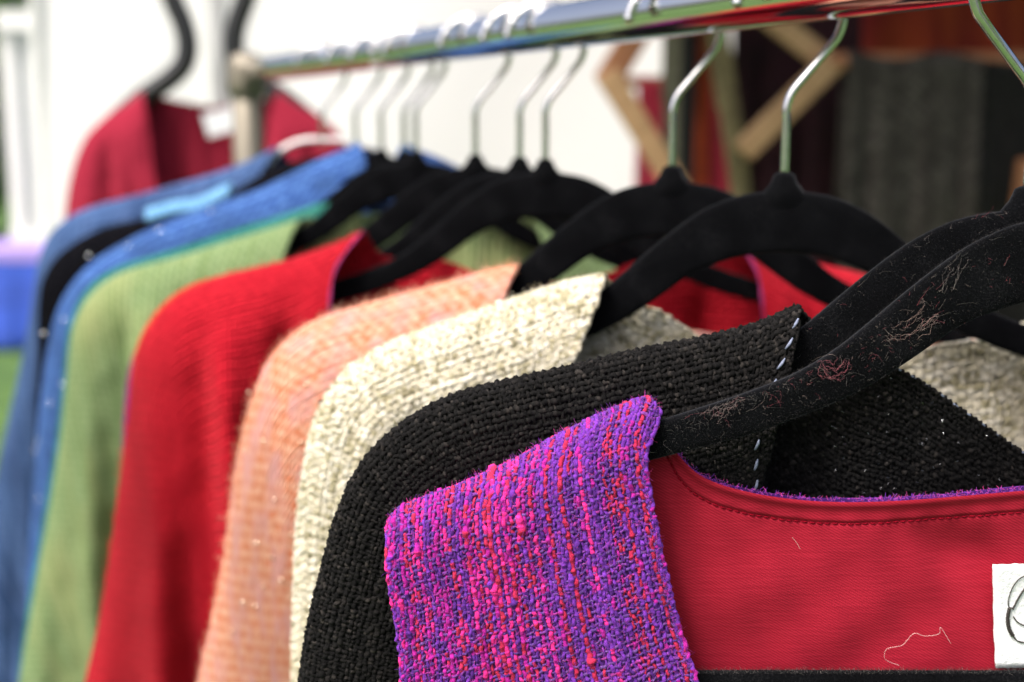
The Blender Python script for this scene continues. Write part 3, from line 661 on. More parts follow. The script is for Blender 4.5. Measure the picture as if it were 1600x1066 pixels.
weave('knit_yarns', nk_map(bj, .0012), xs_, np.arange(-.0005, .075, .0021), .00068, .00092, .00034, speckle(kb, [5, 4, 4, 1, .4], 2), speckle(kb, [5, 5, 3, 1, .4], 2), M_YARN_DK, bj.back, k=3, sides=5, jit=.00032, bead=.07, uneven=.16)
# glints of a metallic thread
ng = 120; gx_ = RNG.uniform(-.075, .03, ng); gt = RNG.uniform(.002, .06, ng); gp = nk_map(bj, .0024)(gx_, gt)
hairs('metallic_glints', gp, RNG.normal(0, 1, (ng, 3)) * [1, .15, .4], np.full(ng, .0009), .00012, np.full((ng, 3), .7), plain_material('silver_thread', (.8, .82, .85), rough=.25, metal=1.0), bj.back, seg=2, curl=.2)
# pale blue stitches down the front edge
M_BSTITCH = plain_material('pale_blue_thread', (.17, .20, .29), rough=.7, noise=.2, scale=900)
El = np.concatenate([[0], np.cumsum(np.linalg.norm(np.diff(bj.E, axis=0), axis=1))])
q = .002
while q < .085:
    s_ = np.linspace(q, q + .0042, 6); ex = np.interp(s_, El, bj.E[:, 0]); ez = np.interp(s_, El, bj.E[:, 1])
    ey = bj.y_front(ex, ez) - .0018 - .0008 * np.sin(np.linspace(0, math.pi, 6))
    link('edge_stitch', tube_mesh('edge_stitch', [(np.stack([ex - .0004 + np.linspace(.0006, -.0006, 6), ey, ez], 1), .00058 * np.sin(np.linspace(.5, math.pi - .5, 6)))], 7), M_BSTITCH, bj.parts[0]); q += .0078
# scalloped back neck edge
ncb = bj.neck_curve(200)[::-1]; 
sc_pts = [(np.stack([ncb[:, 0], bj.y_back(ncb[:, 0], ncb[:, 1]) - .0006, ncb[:, 1] + .0004], 1), .0012 * (1 + .45 * np.sin(np.arange(200) * 1.9)))]
link('neck_edging', tube_mesh('neck_edging', sc_pts, 8), M_BLACK_BASE, bj.back)
for i in range(14, 190, 9):
    p = np.array([ncb[i, 0], 0, ncb[i, 1] + .0010]); p[1] = float(bj.y_back(ncb[i:i+1, 0], ncb[i:i+1, 1])[0]) - .0012
    t_ = ncb[i + 1] - ncb[i]; t_ = t_ / np.linalg.norm(t_) * .0011
    link('edge_stitch', tube_mesh('edge_stitch', [([p + [-t_[0], 0, -t_[1]], p + [0, -.0004, .0002], p + [t_[0], 0, t_[1]]], .0004)], 6), M_BSTITCH, bj.back)
nf = 900; a_ = RNG.uniform(0, amax, nf); rt = bj.shoulder_map(a_, RNG.normal(0, .002, nf))
hairs('knit_fuzz', rt, RNG.normal(0, .7, (nf, 3)) + [0, 0, 1.], RNG.uniform(.0012, .0035, nf), .00005, np.full((nf, 3), .03), M_FIBRE, bj.parts[0], seg=3)

# ---- cream tweed jacket ----------------------------------------------------------------------------
M_CREAM_BASE = plain_material('cream_ground', (.38, .355, .28), rough=.95, noise=.3, scale=400, spec=.1)
cj = Garment('cream', 'tweed_jacket', 'cream and olive flecked chunky tweed jacket', 'jacket',
             [(942, 433), (870, 449), (780, 480), (680, 514), (602, 545), (545, 582), (503, 640), (482, 720), (471, 800), (464, 930), (462, 1066)],
             front=[(942, 433), (920, 470), (900, 515), (878, 566)], neck=[(985, 468), (1040, 494), (1078, 521), (1150, 560), (1225, 575)], T=.020, Rr=.034, Tb=.016, grow=.06, fold=.004, seed=3, rs=.045)
cj.panels(M_CREAM_BASE)
kc = [(.58, .54, .42), (.49, .455, .335), (.65, .62, .52), (.37, .34, .22), (.27, .245, .15)]
amax = float(np.interp(-.30, cj.O[::-1, 1], cj.arc[::-1]))
for sg in (1, -1):
    am = amax if sg > 0 else .25
    weave('tweed_yarns', lambda U, V, sg=sg: cj.shoulder_map(U, V, .001, sg), np.arange(0, am, .0024), cj.t_samples(-.014, .10, .0028), .00098, .00125, .00052, speckle(kc, [4, 3, 4, 2, .6], 7), speckle(kc, [4, 3, 4, 2, .6], 7), M_YARN, cj.parts[0 if sg > 0 else 1], k=3, sides=5, jit=.0004, bead=.06, uneven=.22)
weave('tweed_yarns', nk_map(cj, .0016), np.arange(-.12, .12, .0024), np.arange(-.0005, .09, .0028), .00098, .00125, .00052, speckle(kc, [4, 3, 4, 2, .6], 7), speckle(kc, [4, 3, 4, 2, .6], 7), M_YARN, cj.back, k=3, sides=5, jit=.0004, bead=.06, uneven=.22)
nf = 1200; a_ = RNG.uniform(0, amax, nf); rt = cj.shoulder_map(a_, RNG.normal(0, .003, nf))
hairs('tweed_fuzz', rt, RNG.normal(0, .7, (nf, 3)) + [0, 0, 1.], RNG.uniform(.002, .005, nf), .00009, np.array([(.75, .7, .55), (.6, .5, .3)])[RNG.integers(0, 2, nf)], M_FIBRE, cj.parts[0], seg=3)

# ---- peach, red and the rest -----------------------------------------------------------------------
M_PEACH = fabric_material('peach_wool', (.62, .19, .09), (.76, .44, .31), (.64, .33, .31), pitch=.0036, bump=1.0, var=55, ribs=(1, .0052, .10, .4))
pj = Garment('peach', 'knitted_cardigan', 'soft peach orange cardigan with tiny sequins', 'cardigan',
             [(812, 414), (780, 420), (740, 430), (650, 455), (560, 479), (500, 498), (445, 535), (412, 582), (385, 660), (366, 760), (350, 880), (330, 980), (312, 1066)],
             front=[(812, 414), (795, 450), (785, 490)], center=-.085, rs=.075, T=.022, Rr=.040, fold=.004, fold_w=.08, seed=4)
pj.panels(M_PEACH)
M_SEQ = plain_material('sequin', (.9, .75, .6), rough=.15, metal=1.0, noise=.1)
def sequins(g, pxs, rad, mat):
    d = lathe_mesh('sequin', [(.0001, 0), (rad * .8, .0001), (rad, .0004), (rad * .8, .0007), (.0001, .0009)], 10); d.materials.append(mat)
    for (px, py) in pxs:
        x, z = g.f.loc((px, py), -g.T); X = np.array([x]); Z = np.array([z]); y = float(g.y_front(X, Z)[0])
        x, z = g.f.loc((px, py), y); o = link('sequin', d, None, g.parts[0]); y = float(g.y_front(np.array([x]), np.array([z]))[0])
        o.location = (x, y - .001, z); o.rotation_euler = (R_(90 + random.uniform(-30, 5)), random.uniform(-.3, .3), 0)
sequins(pj, [(412, 688), (480, 600), (402, 848), (400, 946), (412, 915), (380, 940), (457, 835), (430, 780), (385, 700), (470, 690), (392, 610), (425, 870), (365, 985), (440, 905)], .0009, M_SEQ)
nf = 1500; am = float(np.interp(-.3, pj.O[::-1, 1], pj.arc[::-1])); rt = pj.shoulder_map(RNG.uniform(0, am, nf), RNG.normal(0, .003, nf))
hairs('wool_fuzz', rt, RNG.normal(0, .7, (nf, 3)) + [0, 0, 1.], RNG.uniform(.002, .006, nf), .00012, np.array([(.85, .5, .36), (.8, .35, .2)])[RNG.integers(0, 2, nf)], M_FIBRE, pj.parts[0], seg=3)

M_RED = fabric_material('red_wool', (.33, .007, .017), (.48, .014, .027), (.37, .008, .019), pitch=.0036, bump=1.0, var=26, ribs=(1, .0075, .10, .5))
rj = Garment('red', 'woven_jacket', 'bright red woven jacket between the peach cardigan and the green jacket', 'jacket',
             [(567, 362), (520, 384), (440, 410), (350, 432), (290, 456), (246, 495), (217, 550), (204, 640), (190, 750), (174, 870), (155, 980), (135, 1066)],
             front=[(567, 362), (540, 395), (524, 425), (519, 470)], neck=[(600, 400), (680, 403), (760, 432), (852, 450)], T=.026, Rr=.045, fold=.011, fold_w=.085, grow=.08, seed=5)
rj.panels(M_RED)
nf = 900; am = float(np.interp(-.3, rj.O[::-1, 1], rj.arc[::-1])); rt = rj.shoulder_map(RNG.uniform(0, am, nf), RNG.normal(0, .003, nf))
hairs('wool_fuzz', rt, RNG.normal(0, .7, (nf, 3)) + [0, 0, 1.], RNG.uniform(.002, .005, nf), .00015, np.full((nf, 3), (.6, .02, .03)), M_FIBRE, rj.parts[0], seg=3)
M_EDGE = plain_material('magenta_edge_yarn', (.22, .008, .09), rough=.8, noise=.3, scale=300)
for g, mt, rr in ((rj, M_EDGE, .0009),):
    for sg in (1, -1):
        e = g.E[:60]; k_ = np.linspace(0, 1, len(e)); y = g.y_front(e[:, 0], e[:, 1]) - .0008
        link('edge_trim', tube_mesh('edge_trim', [(np.stack([e[:, 0] * sg, y, e[:, 1]], 1), rr * (1 + .35 * np.sin(np.arange(60) * 1.6)))], 8), mt, g.parts[0 if sg > 0 else 1])

M_ORANGE = fabric_material('rust_orange_wool', (.34, .03, .012), (.46, .055, .02), pitch=.003)
oj = Garment('orange', 'woven_jacket', 'orange jacket showing only as a thin line above the red shoulder', 'jacket',
             [(520, 395), (480, 405), (440, 413), (350, 431), (288, 452), (242, 492), (213, 550), (203, 640), (194, 750), (182, 870), (170, 980), (160, 1066)], center=-.15, rs=.09, T=.012, Rr=.03, Tb=.012, fold=.002, grow=.03, seed=6)
oj.panels(M_ORANGE)
M_PLUM = fabric_material('plum_wool', (.12, .008, .10), (.24, .014, .16), pitch=.003)
uj = Garment('plum', 'woven_jacket', 'plum purple jacket, just a sliver at the outer sleeve edge of the red one', 'jacket',
             [(540, 398), (500, 410), (440, 425), (350, 450), (280, 482), (232, 520), (206, 568), (196, 640), (192, 750), (186, 870), (175, 980), (165, 1066)], center=-.14, rs=.09, T=.015, Rr=.035, fold=.003, grow=.03, seed=7)
uj.panels(M_PLUM)

M_GREEN = fabric_material('green_wool', (.145, .22, .095), (.25, .335, .165), (.30, .32, .14), pitch=.0034, bump=.6, var=9, streak=.7, streak_col=(.12, .19, .06), streak_scale=40, ribs=(0, .0062, .40, 1.5))
gj = Garment('green', 'woven_jacket', 'pale green woven jacket with fine vertical lines', 'jacket',
             [(470, 343), (440, 353), (380, 371), (280, 402), (190, 428), (142, 462), (117, 512), (106, 600), (95, 700), (75, 820), (52, 950), (33, 1066)],
             front=[(470, 343), (455, 375), (445, 410)], center=-.044, Tb=.010, T=.026, Rr=.045, fold=.011, fold_w=.09, grow=.08, seed=8.6)
gj.panels(M_GREEN)
M_TEAL = fabric_material('teal_wool', (.02, .12, .10), (.045, .21, .17), pitch=.003)
tj = Garment('teal', 'woven_jacket', 'teal green garment peeking out behind the pale green jacket', 'jacket',
             [(520, 310), (490, 322), (440, 338), (370, 360), (280, 390), (186, 419), (136, 455), (110, 510), (100, 600), (88, 700), (68, 820), (45, 950), (30, 1066)], center=-.085, T=.007, Rr=.03, fold=.001, grow=.01, seed=9)
tj.panels(M_TEAL)
M_BLUE = fabric_material('blue_wool', (.035, .09, .30), (.09, .20, .50), (.04, .09, .24), pitch=.0050, bump=1.0, var=26, ribs=(1, .0085, .30, 1.2))
lj = Garment('blue', 'knitted_cardigan', 'mid blue cardigan scattered with shiny sequins', 'cardigan',
             [(562, 222), (545, 232), (510, 246), (470, 265), (400, 299), (300, 333), (200, 377), (130, 425), (90, 490), (68, 600), (55, 750), (46, 900), (42, 1066)],
             front=[(562, 222), (572, 245), (575, 275)], center=-.03, T=.024, Rr=.045, fold=.005, grow=.07, seed=10)
lj.panels(M_BLUE)
M_SEQB = plain_material('silver_sequin', (.85, .88, .95), rough=.12, metal=1.0, noise=.05)
sequins(lj, [(58, 690), (52, 706), (78, 630), (72, 520), (100, 500), (140, 400), (200, 385), (98, 600), (60, 780), (250, 360), (330, 330), (70, 860)], .0012, M_SEQB)
M_BLACKW = fabric_material('black_wool', (.003, .003, .0045), (.007, .007, .009), pitch=.004, sheen=0.0, spec=.01)
nj = Garment('navy', 'knitted_cardigan', 'black cardigan wedged between the two blue ones', 'cardigan',
             [(545, 232), (500, 246), (430, 262), (330, 318), (220, 343), (150, 362), (95, 396), (70, 432), (62, 470), (60, 560), (55, 750), (50, 900), (48, 1066)], center=-.03, T=.016, Rr=.03, fold=.003, grow=.03, seed=11)
nj.panels(M_BLACKW)

# ---- steel blue cardigan on a white plastic hanger -------------------------------------------------
f = Frame(505, 22.0); FR['steel'] = f
wh = thing('plastic_hanger', 'white tubular plastic hanger in the steel blue cardigan, farthest on the rail', 'hanger', loc=tuple(f.o), rotz=-R_(22))
hp = catmull([(0, .012), (-.018, .0115), (-.038, .004), (-.055, -.012), (-.10, -.040), (-.17, -.078), (-.205, -.098), (-.208, -.112), (-.19, -.118), (-.1, -.120), (0, -.120)], 70)
hp = np.vstack([hp, (hp[::-1] * [-1, 1])[1:-1]]); hp = np.vstack([hp, hp[:2]])
link('hanger_body', tube_mesh('plastic_body', [(np.stack([hp[:, 0], np.zeros(len(hp)), hp[:, 1]], 1), .0026)], 12), M_WHITEPL, wh)
hk = hook_path(1); link('hook', tube_mesh('hook', [(hk, .0022)], 10), M_WIRE, wh)
M_STEEL = fabric_material('steel_blue_wool', (.030, .065, .17), (.08, .15, .32), (.02, .045, .12), pitch=.0036, bump=.7, var=12, streak=.5, streak_col=(.12, .18, .36), streak_scale=40, ribs=(1, .0080, .30, 1.2))
sj = Garment('steel', 'knitted_cardigan', 'steel blue cardigan farthest along the rail, over a white hanger', 'cardigan',
             [(436, 228), (420, 238), (350, 267), (220, 304), (130, 329), (86, 358), (64, 398), (52, 470), (36, 560), (16, 650), (0, 720), (-22, 860), (-45, 1066)], center=-.04, T=.022, Rr=.04, fold=.006, grow=.06, seed=12)
sj.panels(M_STEEL)
# pale blue folded tab lying over the shoulder of the black cardigan
tp = np.array([FR['navy'].loc(p) for p in [(362, 308), (230, 332)]]); tx = np.linspace(tp[0, 0], tp[1, 0], 14); 
tz = np.interp(tx[::-1], nj.O[::-1, 0], nj.O[::-1, 1])[::-1]
th = np.linspace(-1, 1, 13); V = np.array([[x, math.sin(a * 1.4) * .011, z + .004 + (.006 if abs(a) < .3 else .006 - (abs(a) - .3) * .016) + .001 * math.sin(i * .9)] for i, (x, z) in enumerate(zip(tx, tz)) for a in th])
tab = link('collar_tab', mesh_np('collar_tab', V, grid_quads(14, 13), uv=V[:, :2]), fabric_material('pale_blue_ribbon', (.10, .25, .45), (.18, .38, .58), pitch=.003), nj.obj, 'pale blue folded cloth tab')
md = tab.modifiers.new('thickness', 'SOLIDIFY'); md.thickness = .0025

# ------------------------------------------------------------------ lint and flock on the near hangers
def hanger_fuzz(key, n, seed, patches, dust):
    t = FR[key].obj
    x = RNG.uniform(-.20, .06, n); side = RNG.random(n); zt, zb = top_z(x), bot_z(x)
    q = RNG.random(n); z = np.where(side < .35, zt - RNG.random(n)**2 * .001, zb + (zt - zb) * q); y = np.where(side < .35, RNG.uniform(-.002, .002, n), -.0030)
    d = np.where((side < .35)[:, None], RNG.normal(0, .5, (n, 3)) + [0, 0, 1], RNG.normal(0, .6, (n, 3)) + [0, -.8, 0])
    g = RNG.random(n); c = np.where((g < dust)[:, None], np.array([.16, .14, .135]), np.array([.012, .012, .014]))
    hairs('flock', np.stack([x, y, z], 1), d, RNG.uniform(.0004, .0010, n), .000028, c, M_FIBRE, t, seg=2, curl=.5)
    R0, D0, C0, L0 = [], [], [], []
    for (px, py, sx, sy, cnt, colr) in patches:
        c_ = FR[key].loc((px, py), -.003)
        for _ in range(int(cnt * .55)):
            xx = c_[0] + random.gauss(0, sx); zz = c_[1] + random.gauss(0, sy) + (xx - c_[0]) * .36
            zz = min(max(zz, float(bot_z(xx)) + .001), float(top_z(xx)) - .0008)
            R0.append((xx, -.0034, zz)); a = random.gauss(.35, .9); D0.append((math.cos(a), -.10, math.sin(a))); C0.append(random.choice(colr)); L0.append(random.uniform(.0008, .003) if random.random() < .85 else random.uniform(.004, .009))
    if R0: hairs('lint', np.array(R0), np.array(D0), np.array(L0) * 1.15, .000016, np.array(C0), M_FIBRE, t, seg=7, curl=.5)
G_, P_, W_ = (.36, .33, .31), (.62, .16, .20), (.70, .56, .50)
hanger_fuzz('purple', 16000, 1, [(1130, 640, .008, .002, 60, [G_, W_, P_]), (1180, 620, .010, .0025, 90, [G_, G_, P_, W_]), (1310, 572, .012, .004, 120, [G_, W_, P_, P_]), (1420, 515, .008, .003, 130, [W_, W_, G_, P_]), (1440, 490, .004, .006, 60, [W_, G_, P_]), (1490, 430, .006, .009, 45, [G_, W_]), (1560, 420, .012, .006, 40, [G_, P_]), (1290, 610, .02, .004, 90, [G_]), (1100, 660, .012, .003, 60, [G_])], .07)
hanger_fuzz('black', 12000, 2, [(1500, 350, .03, .004, 60, [G_]), (1350, 480, .02, .008, 60, [G_, G_, P_]), (1540, 330, .008, .001, 20, [P_, W_])], .06)
hanger_fuzz('cream', 5000, 3, [], .08)
# fuzz on the trouser bar at the bottom of the frame
xb = RNG.uniform(-.14, 0, 2500); hairs('flock', np.stack([xb, RNG.uniform(-.003, .001, 2500), np.full(2500, -.1701)], 1), RNG.normal(0, .5, (2500, 3)) + [0, -.3, 1], RNG.uniform(.0006, .002, 2500), .00004, np.where((RNG.random(2500) < .12)[:, None], np.array([.2, .18, .17]), np.array([.012, .012, .014])), M_FIBRE, FR['purple'].obj, seg=2)
def curl_fibre(key, pts, n, col):
    """a loose tuft: several very fine strands that wander round one line"""
    base = catmull(FR[key].locs(pts, -.0042), 60); tufts = []
    for _ in range(n):
        a = random.randrange(0, 30); b = random.randrange(a + 14, 60); P = base[a:b]; m = len(P); w = np.cumsum(RNG.normal(0, .00032, (m, 2)), 0); w -= np.linspace(0, 1, m)[:, None] * w[-1] * .7
        P = P + w + RNG.normal(0, .0016, 2); tufts.append((np.stack([P[:, 0], np.full(m, -.0040) - np.abs(np.cumsum(RNG.normal(0, .00008, m))), P[:, 1]], 1), random.uniform(.00001, .00002)))
    o = link('lint_tuft', tube_mesh('lint_tuft', tufts, 4), plain_material('lint_thread', col, rough=.8, noise=.15), FR[key].obj); o['kind'] = 'stuff'
curl_fibre('purple', [(1410, 528), (1430, 517), (1445, 508), (1452, 492), (1440, 498), (1418, 516), (1395, 524), (1372, 516)], 5, (.58, .42, .37))
curl_fibre('purple', [(1500, 400), (1488, 425), (1482, 450), (1492, 420), (1510, 402), (1525, 415), (1540, 408)], 5, (.36, .32, .30))
curl_fibre('purple', [(1285, 560), (1292, 576), (1303, 580), (1318, 574), (1324, 562)], 9, (.62, .20, .24))
curl_fibre('purple', [(1110, 655), (1135, 640), (1160, 628), (1178, 624)], 9, (.48, .37, .35))

# ------------------------------------------------------------------ behind the rack

DEG = math.degrees(YAW)
def spot(px, dep, z=0.0):
    p = at_depth(px, 533, dep); return np.array([p[0], p[1], z])
def zpx(py, dep, px=800): return at_depth(px, py, dep)[2]
def lx(px, py, dep, o):                                     # local x across the view at that distance
    return float((at_depth(px, py, dep) - o) @ Rv)

def hung_cloth(name, label, cat, px0, px1, py_top, z_bot, dep, mat, drop_back=.25, gap=.018, fold=.010, nf=3.0, seed=0, group=None, slant=0.0, fringe=False):
    """a length of cloth folded over a bar: down the back, over, down the front, with soft hanging folds"""
    o = spot((px0 + px1) / 2, dep); zt = zpx(py_top, dep, (px0 + px1) / 2); x0, x1 = lx(px0, py_top, dep, o), lx(px1, py_top, dep, o)
    nx_, nf_ = 36, 34; X = np.linspace(x0, x1, nx_)[:, None]; wd = x1 - x0
    tb = np.linspace(zt - drop_back, zt - gap, 8); aa = np.linspace(0, np.pi, 9)[1:-1]; tf = zt - gap - np.linspace(0, 1, nf_)**1.4 * (zt - gap - z_bot)
    Y = np.concatenate([np.full(8, gap), gap * np.cos(aa), np.full(nf_, -gap)])[None]; Z = np.concatenate([tb, zt - gap + gap * np.sin(aa), tf])[None]
    dn = np.maximum(zt - Z, 0); am = fold * smooth01(dn / .35) * np.sign(Y + 1e-9) * -1
    Y = Y + am * (np.sin(2 * np.pi * nf * X / wd + seed) + .5 * np.sin(2 * np.pi * nf * 1.9 * X / wd + 2 * seed + dn * 3)) * -1
    Xx = X + slant * dn + .15 * wd * smooth01(dn / .8) * np.sin(seed + 4 * X / wd) * .25; Zz = Z + .004 * np.sin(X / wd * 9 + seed) + 0 * X
    V = np.stack([Xx + 0 * Y, Y + 0 * X, Zz], -1).reshape(-1, 3); L = np.concatenate([[0], np.cumsum(np.abs(np.diff(Z[0])) + 1e-4)])
    UV = np.stack([X + 0 * Zz, L[None] + 0 * X], -1).reshape(-1, 2)
    ob = link(name, mesh_np(name, V, grid_quads(nx_, Zz.shape[1]), uv=UV), mat); ob.location = o; ob.rotation_euler = (0, 0, -YAW)
    md = ob.modifiers.new('thickness', 'SOLIDIFY'); md.thickness = .004; tag(ob, label, cat, group); return ob

# ---- white marquee wall
D_T = 4.6
mo = spot(640, D_T); tent = thing('marquee_wall', 'white marquee side wall behind the rack', 'marquee wall', loc=tuple(mo), rotz=-YAW)
def vinyl():
    m, t, p = new_mat('white_vinyl'); tc = N(t, 'ShaderNodeTexCoord'); n = N(t, 'ShaderNodeTexNoise', Scale=1.3, Detail=4.0); t.links.new(tc.outputs['Object'], n.inputs['Vector'])
    t.links.new(ramp(t, n.outputs[0], [(.3, (.86, .865, .875)), (.7, (.90, .90, .905))]), p.inputs['Base Color']); p.inputs['Roughness'].default_value = .5
    tr = N(t, 'ShaderNodeBsdfTranslucent', Color=(.84, .85, .87, 1)); mx = N(t, 'ShaderNodeMixShader', Fac=.25); ou = [n for n in t.nodes if n.type == 'OUTPUT_MATERIAL'][0]
    t.links.new(p.outputs[0], mx.inputs[1]); t.links.new(tr.outputs[0], mx.inputs[2]); t.links.new(mx.outputs[0], ou.inputs[0]); return m
M_VINYL = vinyl(); M_POLE = plain_material('white_painted_pole', (.66, .67, .67), rough=.4, noise=.05)
x0, x1 = lx(76, 190, D_T, mo), lx(2000, 190, D_T, mo)
def wall_panel(xa, xb, sd):
    n1, n2 = 50, 26; X = np.linspace(xa, xb, n1)[:, None]; Z = np.linspace(.02, 2.75, n2)[None]
    Y = .018 * np.sin(2.1 * X + sd + .8 * Z) * np.sin(1.3 * Z + sd) + .012 * np.sin(5 * X - 2.2 * Z + sd) + 0 * X
    o = link('wall_panel', mesh_np('wall_panel', np.stack([X + 0 * Z, Y, Z + 0 * X], -1).reshape(-1, 3), grid_quads(n1, n2)), M_VINYL, tent); o.modifiers.new('thickness', 'SOLIDIFY').thickness = .003
xm = lx(335, 190, D_T, mo)
wall_panel(x0, xm - .02, .4); wall_panel(xm + .02, x1, 2.2)
for xx in (x0 - .02, xm, x1 + .02): 
    o = link('pole', tube_mesh('pole', [([(0, 0, z) for z in np.linspace(0, 2.8, 5)], .024)], 14), M_POLE, tent); o.location = (xx, -.03 if xx == xm else 0, 0)
# ---- far left: white stall front, table, hedge
D_B = 10.0
bo = spot(0, D_B); st_ = thing('market_stall', 'far white panelled stall at the left edge', 'stall', loc=tuple(bo), rotz=-YAW)
xa, xb = lx(12, 190, D_B, bo), lx(140, 190, D_B, bo); zt, zb = zpx(30, D_B, 0), zpx(372, D_B, 0)
M_STALLP = plain_material('pale_grey_panel', (.62, .65, .64), rough=.6, noise=.06, scale=3); M_STALLW = plain_material('white_frame', (.80, .80, .80), rough=.5, noise=.03)
def bx(name, me, mat, par, loc):
    o = link(name, me, mat, par); o.location = loc; return o
bx('panel', box_mesh('panel', xb - xa, .03, zt, .004), M_STALLP, st_, ((xa + xb) / 2, .03, zt / 2))
for xx, ww in ((xa + .05, .10), (lx(66, 190, D_B, bo), .12)): bx('upright', box_mesh('upright', ww, .06, zt, .006), M_STALLW, st_, (xx, -.02, zt / 2))
bx('cross_rail', box_mesh('cross_rail', xb - xa, .05, .14, .006), M_STALLW, st_, ((xa + xb) / 2, -.085, zt - .02)); bx('cross_rail', box_mesh('cross_rail', xb - xa, .05, .12, .006), M_STALLW, st_, ((xa + xb) / 2, -.085, zb))
D_K = 8.9; to = spot(20, D_K); tb_ = thing('market_table', 'low market table under a bright blue cloth with lavender top, left edge', 'table', loc=tuple(to), rotz=-YAW)
xa, xb = lx(-160, 450, D_K, to), lx(110, 450, D_K, to); ztop = zpx(382, D_K, 20)
M_BLUECL = plain_material('bright_blue_cloth', (.035, .09, .52), rough=.7, noise=.25, scale=6, stretch=(.4, .4, 4)); M_LAV = plain_material('lavender_cloth', (.36, .26, .62), rough=.7, noise=.08)
n1, n2 = 60, 10; X = np.linspace(xa, xb, n1)[:, None]; Z = np.linspace(.01, ztop - .02, n2)[None]; Y = -.30 - .02 * np.sin(X * 22) * (1 - Z / ztop) + 0 * X
link('skirt', mesh_np('skirt', np.stack([X + 0 * Z, Y, Z + 0 * X], -1).reshape(-1, 3), grid_quads(n1, n2)), M_BLUECL, tb_).modifiers.new('thickness', 'SOLIDIFY').thickness = .006
bx('table_top', box_mesh('table_top', xb - xa, .66, .09, .01), M_LAV, tb_, ((xa + xb) / 2, .02, ztop - .045))
for sx in (xa + .05, xb - .05):
    for sy in (-.22, .28): bx('leg', box_mesh('leg', .04, .04, ztop - .09, .003), M_POLE, tb_, (sx, sy, (ztop - .09) / 2))
# hedge behind
def hedge():
    m, t, p = new_mat('hedge_leaf'); at = N(t, 'ShaderNodeAttribute', attribute_name='Col'); t.links.new(at.outputs['Color'], p.inputs['Base Color']); p.inputs['Roughness'].default_value = .6
    n = 14000; c = spot(-120, 17.0); P = RNG.normal(0, 1, (n, 3)); P /= np.linalg.norm(P, axis=1)[:, None]; P *= (RNG.random(n)**.4)[:, None] * [2.2, 1.0, 2.0]; P += [0, 0, 2.05]
    P *= 1 + .12 * np.sin(P[:, [1, 2, 0]] * 5); A = RNG.normal(0, 1, (n, 3)); A /= np.linalg.norm(A, axis=1)[:, None]; B = np.cross(A, RNG.normal(0, 1, (n, 3))); B /= np.linalg.norm(B, axis=1)[:, None]
    V = np.stack([P - A * .09, P + B * .045, P + A * .09, P - B * .045], 1).reshape(-1, 3); Q = np.arange(4 * n).reshape(n, 4)
    col = np.repeat(np.array([(.05, .12, .02), (.08, .17, .03), (.10, .2, .04)])[RNG.integers(0, 3, n)], 4, 0)
    h = thing('leafy_tree', 'green leafy tree far off at the left edge', 'tree', loc=tuple(c)); link('crown', mesh_np('crown', V, Q, False, col=col), m, h)
    link('trunk', tube_mesh('trunk', [([(0, 0, 0), (.03, .02, .8), (0, .05, 1.6), (.05, 0, 2.6)], np.array([.16, .13, .11, .05]))], 10), plain_material('bark', (.09, .07, .05), noise=.3, scale=12), h)
hedge()

# ---- display stand with the red cardigan
D_C = 2.0
class Spot(Frame):
    def __init__(s, px, py, dep): s.psi = DEG; s.o = at_depth(px, py, dep); s.e = Rv.copy(); s.n = Fh.copy()
FR['far'] = Spot(331, 120, D_C); ff = FR['far']
M_FARRED = fabric_material('far_red_wool', (.22, .014, .032), (.34, .024, .050), pitch=.004, bump=.5, sheen=.02)
fc = Garment('far', 'knitted_cardigan', 'crimson cardigan on a separate stand beyond the end of the rail', 'cardigan',
             [(226, 138), (205, 155), (165, 185), (136, 215), (117, 260), (106, 315), (98, 400), (90, 520)], front=[(226, 138), (236, 190), (246, 260), (262, 330)],
             neck=[(250, 150), (290, 160), (331, 166)], T=.032, Rr=.05, Tb=.028, fold=.008, fold_w=.11, grow=.12, hem=-.62, seed=3.3)
fc.obj['group'] = 'garments on the stand'; del fc.obj['group']; fc.panels(M_FARRED, thick=.003)
c0, c1 = ff.loc((322, 190), .02), ff.loc((382, 190), .02)
o = link('sewn_label', box_mesh('label', .058, .0015, .036, .0005, 1), plain_material('pale_label', (.7, .72, .75), rough=.7, noise=.06, scale=120), fc.obj); o.location = ((c0[0] + c1[0]) / 2, .006, c0[1]); o.rotation_euler = (0, R_(-14), 0)
stand = thing('display_stand', 'black padded shoulder form on a pale pole, under the crimson cardigan', 'display stand', loc=(ff.o[0], ff.o[1], 0), rotz=-YAW)
lp = ff.locs([(158, 212), (190, 182), (224, 152), (262, 126), (286, 102), (293, 74), (287, 40), (270, 0), (256, -45), (262, -100), (292, -140), (331, -152)]); lp = catmull(lp, 70)
lp = np.vstack([lp, (lp[::-1] * [-1, 1])[1:]]); zz = ff.o[2]
link('shoulder_form', tube_mesh('form', [(np.stack([lp[:, 0], np.zeros(len(lp)), lp[:, 1] + zz], 1), .0158)], 14), plain_material('black_foam', (.012, .013, .016), rough=.5, noise=.3, scale=80), stand)
link('pole', tube_mesh('pole', [([(0, .055, z) for z in np.linspace(.015, zz + ff.loc((331, -152))[1], 6)], .011)], 12), M_POLE, stand)
link('pole_clamp', tube_mesh('clamp', [([(0, .06, zz + ff.loc((331, -152))[1]), (0, .03, zz + ff.loc((331, -152))[1]), (0, -.012, zz + ff.loc((331, -152))[1])], .012)], 12), M_POLE, stand)
link('base', lathe_mesh('base', [(.001, 0), (.16, 0), (.165, .006), (.15, .013), (.03, .02), (.014, .03), (.001, .03)], 28), M_POLE, stand).location = (0, .055, 0)

